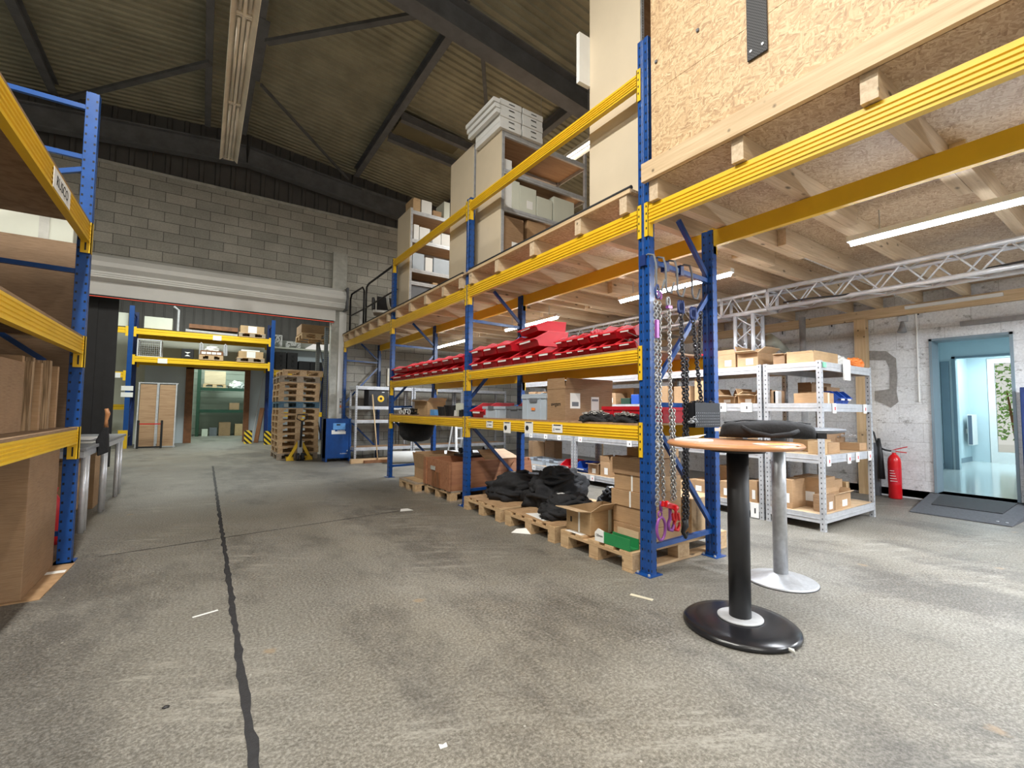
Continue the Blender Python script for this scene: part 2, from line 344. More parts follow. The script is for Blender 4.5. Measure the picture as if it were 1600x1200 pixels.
def cbox(label, x0, x1, y0, y1, z, h, mat='card1', open_=False, lab=None, tape=None, rz=0, cat='box', group=None, flap=.6, name='cardboard_box'):
    cx, cy = (x0+x1)/2, (y0+y1)/2; sx, sy = (x1-x0)/2, (y1-y0)/2
    t = thing(name, label, cat, (cx, cy, z), rz, group)
    m = MB()
    if not open_:
        m.box(-sx, sx, -sy, sy, 0, h); m.build('body', mat, t, bevel=.003)
        MB().box(-sx*.98, sx*.98, -.002, .002, h-.001, h+.0012).build('seam_tape', 'tape', t)
    else:
        w = .006
        m.box(-sx, sx, -sy, sy, 0, w); m.box(-sx, -sx+w, -sy, sy, w, h); m.box(sx-w, sx, -sy, sy, w, h)
        m.box(-sx+w, sx-w, -sy, -sy+w, w, h); m.box(-sx+w, sx-w, sy-w, sy, w, h); m.build('body', mat, t)
        fl = flap*min(sx, sy)
        for k, (a, b_) in enumerate((((-sx, -sy), (-sx, sy)), ((sx, -sy), (sx, sy)), ((-sx, -sy), (sx, -sy)), ((-sx, sy), (sx, sy)))):
            if open_ == 'some' and k in (1, 3): continue
            ang = R((8, 65, 35, 70)[k] if open_ != 'up' else 72+rnd.random()*20)
            out = Vector(((-1, 0), (1, 0), (0, -1), (0, 1))[k] + (0,))
            d = out*math.cos(ang)*fl + Vector((0, 0, math.sin(ang)*fl)); e = Vector((b_[0]-a[0], b_[1]-a[1], 0)).normalized()*.01
            A = Vector((*a, h)); B = Vector((*b_, h))
            MB().poly((A, B, B+d-e, A+d+e)).build('flap', 'card_in' if ang < R(60) else mat, t, solid=.005)
    if lab:
        for face in lab:
            lw = min(.06, .35*(sy if 'x' in face else sx)); lz = h*.35; lh = min(.05, h*.22)
            if face == '-x': MB().box(-sx-.002, -sx, -sy*.2-lw, -sy*.2+lw, lz-lh, lz+lh).build('label_sticker', 'paper', t)
            if face == '-y': MB().box(sx*.2-lw, sx*.2+lw, -sy-.002, -sy, lz-lh, lz+lh).build('label_sticker', 'paper', t)
    if tape:
        for q in tape:
            if q == '-x': MB().box(-sx-.0015, -sx, -.02, .0, 0, h+.001).build('tape_strip', 'paper', t)
            if q == '-y': MB().box(-.02, .02, -sy-.0015, -sy, 0, h+.001).build('tape_strip', 'tape', t)
            if q == 'str': MB().box(-sx-.0015, -sx, -sy*.1, -sy*.1+.016, 0, h+.001).build('white_strap', 'paper', t)
    return t
def fx(label, X, pl, pr, pt, z, depth, **k):
    a = at_x(pr, pt, X); b_ = at_x(pl, pt, X)
    y0, y1, x1 = a.y, b_.y, X+depth
    if X > 5.1 and (y0+y1)/2 < 2.63: y0 = max(y0, 2.12); y1 = min(y1, 2.588); y0 = min(y0, y1-.05)
    elif X > 5.1: x1 = min(x1, 5.665); X = min(X, x1-.06); y0 = max(y0, 2.72)
    return cbox(label, X, x1, y0, y1, z, max(.03, a.z-z), **k)
def fy(label, Y, pl, pr, pt, z, depth, **k):
    a = at_y(pl, pt, Y); b_ = at_y(pr, pt, Y)
    if z > 2.9: a.x = max(a.x, 2.905)
    Y1 = Y+depth
    if 2 < Y < 2.5 and a.x > 5.1: b_.x = min(b_.x, 6.35); Y = max(Y, 2.12); Y1 = min(Y1, 2.588); a.x = max(a.x, 5.175); a.x = min(a.x, b_.x-.06)
    return cbox(label, a.x, b_.x, Y, Y1, z, max(.03, (a.z+b_.z)/2-z), **k)
# ================================================================= THE SETTING
WY = 11.2; WX = 8.2; ZJ = 2.70; ZD = 2.85
def S(name, mb, mat, **k): return struct(mb.build(name, mat, **k))
S('floor', MB().box(-6, WX, -6, 24, -.12, 0), 'concrete_floor')
# expansion joints sealed with black mastic, slightly ragged
def joint(name, a, b_, wd, seg=.06):
    a = Vector(a); b_ = Vector(b_); n = int((b_-a).length/seg); d = (b_-a).normalized(); s_ = Vector((-d.y, d.x, 0)); m = MB(); prev = None
    for i in range(n+1):
        p = a+d*(i*seg); q = wd*(.75+.5*rnd.random()); off = s_*(rnd.random()-.5)*wd*.35
        v = [m.bm.verts.new(p+off+s_*q/2), m.bm.verts.new(p+off-s_*q/2)]
        if prev: m.bm.faces.new((prev[0], prev[1], v[1], v[0]))
        prev = v
    o = m.build(name, 'rubber', loc=(0, 0, .0015)); return struct(o)
joint('trim_1', (.185, .4, 0), (.235, 10.9, 0), .032)
joint('trim_2', (-.62, 4.80, 0), (2.05, 5.16, 0), .012)
# far wall with the shutter opening
S('wall_far', MB().box(-6, WX, WY, WY+.2, 3.25, 5.7), 'block_wall')
S('wall_far_left', MB().box(-6, -2.5, WY, WY+.2, 0, 3.25), 'block_wall')
S('wall_far_right', MB().box(2.45, WX, WY, WY+.2, 0, 3.25), 'block_wall')
S('trim_3', MB().box(2.42, 2.74, WY-.1, WY, 0, 4.82), 'column_conc')
S('trim_4', MB().box(-6, WX, WY-.02, WY+.2, 5.7, 5.76), 'column_conc')
c = MB()
pr = []; yy = -6.0
while yy < WX: pr += [(yy, WY+.14), (yy+.16, WY+.14), (yy+.18, WY+.10), (yy+.24, WY+.10), (yy+.26, WY+.14)]; yy += .28
c.extr(pr+[(WX, WY+.2), (-6, WY+.2)], 5.76, 7.2, 'z'); S('wall_far_cladding', c, 'clad_dark')
# right wall with the doorway
DY0, DY1, DZ0, DZ1 = 1.20, 1.985, .12, 2.19
m = MB().box(WX, WX+.25, DY1, WY+.2, 0, 7.2).box(WX, WX+.25, -6, DY0, 0, 7.2).box(WX, WX+.25, DY0, DY1, DZ1, 7.2).box(WX, WX+.25, DY0, DY1, -.1, DZ0)
S('wall_right', m, 'white_wall')
S('wall_left', MB().box(-6.2, -6, -6, WY, 0, 7.2), 'block_wall')
S('wall_back', MB().box(-6, -4.5, -6.2, -6, 0, 7.2).box(6.5, WX, -6.2, -6, 0, 7.2).box(-4.5, 6.5, -6.2, -6, 6.2, 7.2), 'block_wall')
def patch(name, pts, mat='mortar_patch'):
    m = MB(); pp = [at_x(x, y, WX) for x, y in pts]; m.extr([(p.y, p.z) for p in pp], WX-.008, WX, 'x'); return S(name, m, mat)
patch('trim_5', [(1357, 548), (1385, 549), (1400, 560), (1402, 590), (1401, 612), (1404, 628), (1392, 637), (1381, 631), (1367, 626), (1367, 611), (1390, 608), (1390, 575), (1384, 563), (1357, 563)])
# doorway: mortar reveal, corridor, second doorway, glazed outer door
S('door_1', MB().box(WX-.02, WX+.27, DY1-.03, DY1, DZ0, DZ1).box(WX-.02, WX+.27, DY0, DY0+.03, DZ0, DZ1).box(WX-.02, WX+.27, DY0, DY1, DZ1-.03, DZ1), 'corr_trim')
S('floor_corridor', MB().box(WX, 14.6, .6, 3.2, .02, DZ0), 'corr_floor')
S('ceiling_corridor', MB().box(WX+.25, 14.6, .6, 3.2, 2.75, 2.85), 'corr_wall')
S('wall_corridor_left', MB().box(WX+.25, 12, 2.75, 2.85, DZ0, 2.75), 'corr_wall')
S('wall_corridor_right', MB().box(WX+.25, 14.5, .9, 1.0, DZ0, 2.75), 'corr_wall')
S('wall_corridor_middle', MB().box(12, 12.12, 2.53, 2.75, DZ0, 2.75).box(12, 12.12, 1.0, 2.53, 2.24, 2.75), 'corr_wall')
S('wall_corridor_inner', MB().box(12.12, 14.5, 2.86, 2.96, DZ0, 2.75), 'corr_wall')
g0 = at_x(1553, 568, 14.5); g1 = at_x(1553, 706, 14.5); GZ1, GZ0, GY1 = g0.z, max(g1.z, .32), g0.y; GY0 = GY1-.55
S('wall_corridor_end', MB().box(14.5, 14.6, GY1+.12, 2.96, DZ0, 2.75).box(14.5, 14.6, .9, GY0-.12, DZ0, 2.75).box(14.5, 14.6, GY0-.12, GY1+.12, GZ1+.12, 2.75), 'corr_wall')
d2 = struct(MB().box(14.48, 14.56, GY1, GY1+.11, DZ0, GZ1+.11).box(14.48, 14.56, GY0-.11, GY0, DZ0, GZ1+.11).box(14.48, 14.56, GY0, GY1, GZ1, GZ1+.11).box(14.48, 14.56, GY0, GY1, DZ0, GZ0).build('door_2', 'white'))
MB().box(14.51, 14.53, GY0, GY1, GZ0, GZ1).build('pane', 'glass', d2)
S('door_3', MB().box(11.97, 12, 2.53, 2.58, DZ0, 2.28).box(11.97, 12, 1.7, 2.58, 2.24, 2.28).box(11.96, 12, 2.62, 2.74, DZ0, 2.2), 'corr_trim')
S('door_4', MB().box(12.3, 13.1, 2.84, 2.86, DZ0, 2.1), 'corr_dark')
S('baseboard_corridor', MB().box(WX+.25, 12, 2.735, 2.75, DZ0, .22).box(12.12, 14.5, 2.845, 2.86, DZ0, .22), 'corr_trim')
area('corridor_fill_far', (13.4, 1.9, 2.6), 1.2, .8, P_CORR, (.80, .95, 1)); area('corridor_fill_near', (10.2, 1.9, 2.72), 1.0, .5, P_CORR*.25, (.75, .92, 1))  # added area lights under the ceiling, no fittings, to brighten the corridor
t = thing('radiator', 'white panel radiator on the corridor wall beyond the doorway', 'radiator', (14.2, 2.77, .55))
MB().box(-.28, .2, -.05, .02, -.05, .62).build('panel', 'white', t, bevel=.01); MB().box(-.3, -.28, -.06, .0, -.03, .6).build('side_grille', 'corr_dark', t); MB().box(-.1, -.05, -.01, .08, .2, .3).build('wall_bracket', 'white', t)
t = thing('hedge', 'sunlit green hedge seen outside through the glass door', 'hedge', (18, 2.6, 0))
m = MB()
for i in range(2600):
    p = Vector((rnd.uniform(-.4, .5), rnd.uniform(-2.2, 2.2), rnd.uniform(.5, 2.6))); q = Vector((rnd.gauss(0, 1), rnd.gauss(0, 1), rnd.gauss(0, 1))).normalized()*.06; s_ = Vector((rnd.gauss(0, 1), rnd.gauss(0, 1), rnd.gauss(0, 1))).normalized()*.04
    m.poly((p-q, p+s_, p+q, p-s_))
m.build('foliage', 'leaf', t); MB().tube([(0, 0, 0), (.02, .1, .8), (0, .2, 1.8)], [.05, .04, .02], 6).build('stem', 'brown_wood', t)
S('floor_outside', MB().box(14.6, 24, -3, 8, -.1, .1), 'paper')

# ---- roof: corrugated deck, ridge at X=.6, falling both ways
RID = .6
def zr(X): return 7.12-.1*abs(X-RID)
m = MB(); prof = []; yy = -6.2
while yy < WY+.3: prof += [(yy, .03), (yy+.06, .03), (yy+.075, 0), (yy+.11, 0), (yy+.125, .03)]; yy += .135
for xa, xb in ((RID, WX+.3), (-6.3, RID)):
    A = [m.bm.verts.new((xa, y, zr(xa)+z)) for y, z in prof]; B = [m.bm.verts.new((xb, y, zr(xb)+z)) for y, z in prof]
    for i in range(len(prof)-1): m.bm.faces.new((A[i], A[i+1], B[i+1], B[i]))
S('ceiling', m, 'deck_metal', solid=.004)
def ibeam(name, label, a, b_, h, w_, t=.02, tw=.014, mat='steel', group=None, cat='beam'):
    a = Vector(a); b_ = Vector(b_); L = (b_-a).length; d = (b_-a).normalized()
    pr = [(-w_/2, 0), (w_/2, 0), (w_/2, t), (tw/2, t), (tw/2, h-t), (w_/2, h-t), (w_/2, h), (-w_/2, h), (-w_/2, h-t), (-tw/2, h-t), (-tw/2, t), (-w_/2, t)]
    o = MB().extr(pr, 0, L, 'z').build(name, mat)
    sd = Vector((-d.y, d.x, 0)).normalized(); up = d.cross(sd).normalized()*-1
    if up.z < 0: up = -up
    sd = up.cross(d)
    o.matrix_world = Matrix(((sd.x, up.x, d.x, a.x), (sd.y, up.y, d.y, a.y), (sd.z, up.z, d.z, a.z), (0, 0, 0, 1)))
    return tag(o, label, cat, group)
G_R = 'roof rafters'
for Y, hb, w_, lr, ll in ((5.3, .42, .24, 'deep dark steel rafter crossing the upper right of the roof', 'dark steel rafter over the left half, near one'), (11.02, .40, .2, 'dark steel rafter right of the ridge above the far block wall', 'dark steel rafter left of the ridge above the far block wall')):
    zb = 6.36 if Y < 6 else 6.28
    ibeam('steel_rafter', lr, (RID, Y, zb), (WX-.05, Y, zb-.1*(WX-RID)), hb, w_, .024, .016)
    if Y > 6: ibeam('steel_rafter', ll, (RID, Y, zb), (-5.9, Y, zb-.1*(RID+5.9)), hb, w_, .024, .016)
for X, w_, lab in ((2.83, .12, 'dark steel purlin right of the ridge running to the far wall'), (.46, .2, 'wide dark ridge beam above the fluorescent fixture'), (-.12, .1, 'narrow dark purlin just left of the ridge beam'), (-2.35, .12, 'dark steel purlin at the far left of the roof'), (5.2, .12, 'dark steel purlin over the shelving on the mezzanine')):
    for ya, yb, q in ((5.42, 10.9, ''),):
        ibeam('steel_purlin', lab, (X, ya, zr(X)-.24), (X, yb, zr(X)-.24), .2, w_, .012, .01)
def brace(label, a, b_, w_=.07, mat='steel_brace'): return tag(MB().bar(a, b_, w_, .05).build('roof_brace', mat), label, 'brace')
zb = 6.62
brace('flat dark roof brace falling left from the ridge beam to the far rafter', (-.10, 8.5, zb), (-2.25, 10.9, zb-.1), .09)
brace('dark roof brace rising right from the ridge gusset to the near rafter', (.6, 7.6, zb+.05), (2.42, 5.6, zb-.02), .09)
brace('thin dark tie rod falling right from the ridge beam to the far rafter', (.62, 8.6, zb), (2.66, 10.9, zb-.08), .035)
brace('short dark roof brace behind the near rafter above the stacked boxes', (3.25, 5.7, zb-.1), (4.25, 7.2, zb-.15), .06)
brace('horizontal dark strut under the roof beside the far rafter, right of the purlin', (2.9, 10.6, 6.25), (5.4, 10.2, 5.9), .06)
tag(MB().box(.30, .62, 7.4, 8.9, 6.845, 6.86).build('gusset_plate', 'steel'), 'dark steel gusset plate hanging under the ridge beam', 'plate')
sl = struct(MB().box(2.95, 4.3, 8.2, 8.78, 6.70, 6.72).build('ceiling_rooflight', 'skylight'))
for Y, lab in ((8.12, 'near dark trimmer beside the brown roof panel'), (8.86, 'far dark trimmer beside the brown roof panel')):
    ibeam('roof_trimmer', lab, (2.9, Y, 6.58), (5.1, Y, 6.42), .16, .1, .012, .01)
# ---- twin fluorescent fixtures hanging in the aisle, plus added ones out of view
def fixture(label, x, y0, y1, z, on=False, power=0, group=None, slim=False):
    t = thing('fluorescent_fixture', label, 'ceiling light', (x, (y0+y1)/2, z), 0, group); L = (y1-y0)/2
    if slim:
        MB().box(-.03, .03, -L, L, .03, .07).build('housing', 'white', t)
        MB().tube([(0, -L+.02, .012), (0, L-.02, .012)], .016, 10).build('tube', 'tube_on', t, smooth=True)
        for yy in (-L*.7, L*.7): MB().bar((0, yy, .07), (0, yy, ZJ-z+.0), .008, .008).build('hanger', 'galv', t)
        if power: area('fixture_light', (0, 0, -.02), .05, 2*L-.1, power, (.90, .95, 1), parent=t)
        return t
    pr = [(-.10, -.015), (-.095, -.02), (-.045, .03), (-.012, .03), (-.012, .0), (.012, .0), (.012, .03), (.045, .03), (.095, -.02), (.10, -.015), (.05, .045), (.045, .08), (-.045, .08), (-.05, .045)]
    MB().extr(pr, -L, L, 'y').build('housing', 'cream', t)
    for s in (-1, 1):
        n_ = max(1, round(2*L/1.5))
        for i in range(n_):
            a = -L+2*L*i/n_+.05; b_ = -L+2*L*(i+1)/n_-.05
            MB().tube([(s*.035, a, .008), (s*.035, b_, .008)], .013, 10).build('tube', 'lamp_on' if on else 'cream', t, smooth=True)
            if s > 0:
                for q_ in (a-.045, b_+.03): MB().box(-.055, .055, q_, q_+.015, -.002, .012).build('tube_holder', 'cream', t)
    for yy in (-L*.8, L*.8): MB().bar((0, yy, .08), (0, yy, zr(x)-z-.01), .006, .006).build('hanger', 'galv', t)
    if power: area('fixture_light', (0, 0, -.04), .18, 2*L-.1, power, (1, .97, .90), parent=t)
    return t
fixture('cream twin fluorescent fixture hanging unlit above the aisle', .165, 2.9, 6.9, 4.38)
fixture('added lit fixture behind the photographer, there to light the hall', .165, -5.2, -1.2, 4.38, True, P_HALL*1.6)  # added lamp, unseen, lights the hall from behind
fixture('added lit fixture just over the top of the view, brightening aisle and far wall', -.5, .2, 3.2, 5.9, True, 300)  # unseen lamp added to brighten the aisle and far wall
fixture('added lit fixture above the left rack, out of view, brightening the far wall', -3.2, 2.0, 3.6, 6.1, True, 120)  # second lamp added above the view, helps light the far wall
fixture('lit fluorescent fixture hanging high beside the upper shelving unit', 4.78, 4.9, 6.4, 5.25, True, P_MEZZ*.35)
fixture('lit fluorescent fixture hanging over the mezzanine far end', 4.78, 7.4, 8.9, 5.25, True, P_MEZZ*.2)
fixture('added lit fixture for fill at the left of the hall, behind the photographer', -3.2, -3.5, .5, 4.6, True, P_HALL*.7)  # fill lamp added out of sight on the left
fixture('added lit fixture for fill above the photographer, before the particle board wall', 1.6, -3.0, 1.0, 5.2, True, P_HALL*.5)  # unseen fill lamp added above the viewpoint
area('far_hall_light', (-.2, 14.2, 5.2), 4, 1.2, P_FAR, (.95, 1, .93))
area('far_bay_light', (.6, 20.5, 3.9), 2.5, 2, P_FAR*.45, (.85, 1, .92))

# ---- mezzanine: joists, OSB deck, boards, OSB wall
G_J = 'timber joists carrying the mezzanine'
jy = [-1.72, -1.12, -.46, .13, .79, 1.46, 2.09, 2.38, 2.90, 3.57, 4.23, 4.83, 5.10, 5.60, 6.2, 6.8, 7.4, 7.85, 8.35, 8.9, 9.4, 9.9, 10.4, 10.85]
near = {.79: 'timber joist second right of the near upright, short front piece', 1.46: 'timber joist first right of the near upright, short front piece', 2.09: 'timber joist whose end touches the near upright on its right'}
for i, Y in enumerate(jy):
    xe = 4.35 if Y < 2.0 else (4.9 if Y < 4.5 else 5.3)
    OJ = ['nearest', 'second', 'third', 'fourth', 'fifth', 'sixth', 'seventh', 'eighth', 'ninth', 'tenth', 'eleventh', 'twelfth', 'thirteenth', 'fourteenth', 'fifteenth', 'sixteenth', 'seventeenth']
    o = MB().box(2.655, xe, Y, Y+.075, ZJ+.001, ZD-.001).build('timber_joist', 'pine_x')
    tag(o, '%s front timber joist %s of the near upright' % ((OJ[i-7], 'left') if i > 6 else (OJ[6-i], 'right')), 'joist', 'front timber joists of the mezzanine')
    yy = Y+.078 if i % 2 else Y-.078
    o = MB().box(xe-.55, WX-.06, yy, yy+.075, ZJ+.001, ZD-.001).build('timber_joist', 'pine_x')
    tag(o, 'rear timber joist lapped on the %s front joist %s of the near upright' % ((OJ[i-7], 'left') if i > 6 else (OJ[6-i], 'right')), 'joist', 'rear timber joists of the mezzanine')
tag(MB().box(2.66, WX-.02, -1.9, 2.17, ZD, ZD+.022).build('deck_board', 'osb_deck'), 'particle board deck right of the near upright, under the tall board wall', 'deck')
tag(MB().box(2.66, WX-.02, 2.34, 10.98, ZD, ZD+.022).build('deck_board', 'osb_deck'), 'particle board mezzanine deck left of the near upright', 'deck')
for ya, yb, q in ((2.34, 4.91, 'between the two near uprights'), (5.08, 10.98, 'beyond the second upright')):
    tag(MB().tube([(2.665, ya, ZD+.035), (2.665, yb, ZD+.035)], .016, 8).build('edge_strip', 'rubber'), 'black rubber edge strip along the mezzanine floor, ' + q, 'strip')
    tag(MB().box(2.645, 2.66, ya, yb, ZD-.012, ZD+.02).build('edge_batten', 'pine_y'), 'thin pale batten along the mezzanine edge, ' + q, 'batten')
tag(MB().box(2.615, 2.65, -2, 2.205, ZD-.002, ZD+.135).build('edge_board', 'pine_y'), 'long knotty pine board along the foot of the particle board wall', 'board')
t = thing('board_wall', 'tall particle board wall panel standing on the mezzanine right of the near upright', 'wall panel', (2.66, 0, ZD+.022))
for k, (za, zb_) in enumerate(((0, .62), (.623, 1.86), (1.863, 3.1))):
    MB().box(-.012, .006, -2, -.602, za, zb_).build('panel_sheet', 'osb', t); MB().box(-.012, .006, -.6, 2.135, za, zb_).build('panel_sheet', 'osb', t)
for yy in (2.06, .9, -.3): MB().box(.007, .10, yy, yy+.06, 0, 3.1).build('stud', 'pine_z', t)
t = thing('perforated_strip', 'black perforated plate strip bolted to the particle board wall', 'plate', (2.645, 1.355, 3.27))
MB().box(-.012, 0, -.06, .06, 0, 1.5).build('strip', 'carbon', t, bevel=.003)
for zz in (.03, ): 
    for s in (-1, 1): MB().lathe([(.008, 0), (.008, .004)], n=12).build('bolt_head', 'galv', t, loc=(-.013, s*.035, zz+.02), rot=(0, R(-90), 0))
for px, py in ((1091, 47), (1026, 96)):
    p = at_x(px, py, 2.648); tag(MB().box(p.x-.012, p.x, p.y-.008, p.y+.01, p.z-.012, p.z+.006).build('hook', 'steel'), 'small dark hook screwed into the board wall, %s' % ('upper one' if py < 60 else 'lower one near the blue upright'), 'hook')
tag(MB().box(WX-.07, WX-.005, -2, 10.9, 2.56, 2.70).build('wall_plate', 'pine_y'), 'long pine wall plate fixed along the top of the white wall', 'beam')
tag(MB().box(WX-.14, WX-.015, 2.66, 2.80, 0, 2.56).build('timber_post', 'pine_z'), 'square pine post standing against the white wall behind the shelving', 'post')
for x0, lab in ((5.9, 'far'),): tag(MB().box(5.95, 6.05, 6.0, 6.1, 0, ZJ).build('timber_post', 'pine_z'), 'square pine post under the mezzanine far behind the red bins', 'post')
# tubes under the mezzanine
for ya, yb, lab in ((.10, 1.47, 'lit tube light under the mezzanine at the right edge of the view'), (2.42, 3.86, 'lit tube light under the mezzanine glowing behind the hanging chains'), (5.02, 6.40, 'lit tube light under the mezzanine behind the second upright'), (7.7, 9.1, 'lit tube light under the mezzanine nearest the far wall')):
    fixture(lab, 4.17, ya, yb, 2.48, True, P_TUBE*3, slim=True)
fixture('lit tube light under the mezzanine outside the right edge of the view', 4.17, -1.8, -.4, 2.48, True, P_TUBE*3, slim=True)
fixture('added tube light under the mezzanine, out of view, brightening the white wall', 6.9, -1.7, -.2, 2.45, True, P_TUBE*8, slim=True)  # extra lamp kept out of view, added to light the white wall

# ================================================================= RACKING
XF, DEP, YP = 2.69, .866, [2.20, 4.957, 7.714, 10.93]
def post(t, x, y, z1, name='post', mat='blue_post', w_=.1, d_=.062, z0=0):
    pr = [(-d_/2, -w_/2), (-d_/2, -w_*.12), (-d_/2+.008, -w_*.07), (-d_/2+.008, w_*.07), (-d_/2, w_*.12), (-d_/2, w_/2), (d_/2, w_/2), (d_/2, -w_/2)]
    return MB().extr(pr, 0, z1-z0, 'z').build(name, mat, t, bevel=.003, loc=(x, y, z0))
def connector(t, y, side, ztop, x, mat='yellow'):
    """end plate of a beam, hooked on the post; side=-1 plate reaches towards -Y"""
    ya, yb = (y-.035, y+.004) if side < 0 else (y-.004, y+.035)
    m = MB().box(x-.008, x-.002, ya, yb, ztop-.23, ztop+.025)
    e = y; m.box(x-.008, x+.045, e-.003, e+.003, ztop-.23, ztop+.025)
    o = m.build('end_connector', mat, t)
    for k in range(4): MB().box(x-.0095, x-.008, (ya+yb)/2-.005, (ya+yb)/2+.005, ztop-.005-.055*k-.008, ztop-.005-.055*k+.008).build('rivet_slot', 'black', o)
    return o
def rbeam(label, y0, y1, zb, zt, x=XF, back=False, stickers=(), cat='beam'):
    t = thing('rack_beam', label, cat, (0, 0, 0)); h = zt-zb; s = -1 if not back else 1; n = 4; xo = x
    pr = [(xo, zb)]
    for k in range(n):
        a = zb+h*(.12+.80*k/n); b_ = zb+h*(.12+.80*(k+.72)/n); pr += [(xo, a), (xo+s*.007, a+.004), (xo+s*.007, b_-.004), (xo, b_)]
    pr += [(xo, zt), (xo-s*.045, zt), (xo-s*.045, zb)]
    MB().extr(pr, y0, y1, 'y').build('beam', 'yellow', t)
    if not back: connector(t, y0, -1, zt, x); connector(t, y1, 1, zt, x)
    else:
        for yy, ss in ((y0, -1), (y1, 1)): MB().box(x-.045, x+.006, min(yy, yy+ss*.035), max(yy, yy+ss*.035), zt-.2, zt+.02).build('end_connector', 'yellow', t)
    return t
def sticker(t, y, z, w_, h_, x=XF, mat='paper', mark=None, head=True):
    o = MB().box(x-.010, x-.0085, y-w_/2, y+w_/2, z-h_/2, z+h_/2).build('label_card', mat, t)
    if head: MB().box(x-.0115, x-.010, y-w_*.35, y+w_*.35, z+h_/2-.012, z+h_/2-.003).build('clip', 'black', o)
    if mark == 'disc': MB().lathe([(h_*.22, 0), (h_*.22, .001)], n=20).build('printed_mark', 'black', o, loc=(x-.010, y+w_*.2, z-.005), rot=(0, R(-90), 0))
    if mark == 'dots': MB().box(x-.0112, x-.010, y+w_*.3, y+w_*.36, z-h_*.3, z+h_*.05).box(x-.0112, x-.010, y-w_*.3, y+w_*.18, z-h_*.15, z-h_*.02).build('printed_mark', 'dark_grey_plastic', o)
    return o
ordn = ['near', 'second', 'third', 'last']
for i, Y in enumerate(YP):
    t = thing('rack_upright', ['nearest blue rack upright frame, with chains hanging from its top brace', 'second blue rack upright frame, between the two bays of red bins', 'third blue rack upright frame, at the far end of the red bins', 'last blue rack upright frame, against the far block wall'][i], 'rack frame', (0, 0, 0))
    top = [4.02, 3.83, 3.80, 2.60][i]; yc = Y+.05; 
    post(t, XF+.033, yc, top); post(t, XF+DEP-.033, yc, ZJ+.0)
    for x_ in (XF+.033, XF+DEP-.033):
        MB().box(x_-.075, x_+.065, yc-.075, yc+.075, 0, .006).build('base_plate', 'blue', t)
        for s in (-1, 1): MB().lathe([(.009, .006), (.009, .018)], n=8).build('anchor_bolt', 'galv', t, loc=(x_-.055, yc+s*.05, 0))
    xa, xb = XF+.06, XF+DEP-.06
    zz = [(.19, .20, 0), (.21, .90, 0)] if True else []
    segs = [((xa, .185), (xb, .20)), ((xb, .26), (xa, 1.00)), ((xa, 1.20), (xb, 1.22)), ((xa, 1.30), (xb, 2.15)), ((xa, 2.28), (xb, 2.27)), ((xb, 2.33), (xa+.33, ZJ+.0))]
    if i == 0: segs = [((xa, .185), (xb, .20)), ((xb, .26), (xa, 1.14)), ((xa, 1.22), (xb, 1.22)), ((xa, 1.30), (xb, 2.15)), ((xa, 2.30), (xb, 2.27)), ((xb, 2.30), (xa+.36, 2.70))]
    for (x0, z0), (x1, z1) in segs: MB().bar((x0, yc, z0), (x1, yc, z1), .035, .03, (0, 1, 0)).build('brace', 'blue', t)
LV = {'mezz': (2.562, 2.696), 'l2': (1.532, 1.630), 'l1': (.950, 1.062), 'guard': (3.668, 3.772)}
bays = [(YP[0]+.1, YP[1]), (YP[1]+.1, YP[2]), (YP[2]+.1, YP[3])]
bn = ['near bay', 'second bay', 'far bay']
rbeam('yellow mezzanine beam running out of the view at upper right', -2.2, YP[0], *LV['mezz'])
rbeam('yellow rear mezzanine beam right of the near upright frame', -2.2, YP[0], *LV['mezz'], x=XF+DEP, back=True)
LB = {}
for i, (a, b_) in enumerate(bays):
    rbeam('yellow front beam carrying the mezzanine in the %s' % bn[i], a, b_, *LV['mezz'])
    rbeam('yellow rear beam carrying the mezzanine in the %s' % bn[i], a, b_, *LV['mezz'], x=XF+DEP, back=True)
    if i < 2:
        LB['l2', i] = rbeam('yellow front beam below the red bins in the %s' % bn[i], a, b_, *LV['l2'])
        LB['l1', i] = rbeam('yellow front beam of the lowest shelf level in the %s' % bn[i], a, b_, *LV['l1'])
        rbeam('yellow rear beam of the red bin shelf in the %s' % bn[i], a, b_, *LV['l2'], x=XF+DEP, back=True)
        rbeam('yellow rear beam of the lowest shelf in the %s' % bn[i], a, b_, *LV['l1'], x=XF+DEP, back=True)
        rbeam('yellow guard beam above the mezzanine edge over the %s' % bn[i], a, b_, *LV['guard'])
        for lv, q in (('l2', 'red bin shelf'), ('l1', 'lowest shelf')):
            z = LV[lv][1]; tag(MB().box(XF+.004, XF+DEP-.004, a+.01, b_-.01, z+.001, z+.016).build('shelf_board', 'shelf_board'), 'brown laminated board of the %s in the %s' % (q, bn[i]), 'shelf board')
for pl, pr, mk, dz in ((761, 771, 'dots', 0), (788, 799, 'disc', -.02), (821, 834, 'disc', -.008), (864, 880, 'dots', 0)):
    ya, yb = at_x(pr, 670, XF).y, at_x(pl, 670, XF).y
    sticker(LB['l1', 0], (ya+yb)/2, 1.006+dz, yb-ya, .075 if mk == 'dots' else .115, mark=mk)
for k_, z in ((('l1', 0), 1.0), (('l2', 0), 1.575)): MB().box(XF-.002, XF-.0005, YP[1]-.08, YP[1]-.05, z-.02, z+.02).build('green_sticker', 'mint', LB[k_])
ZS2, ZS1 = 1.647, 1.079     # tops of the boards
ZM = ZD+.022

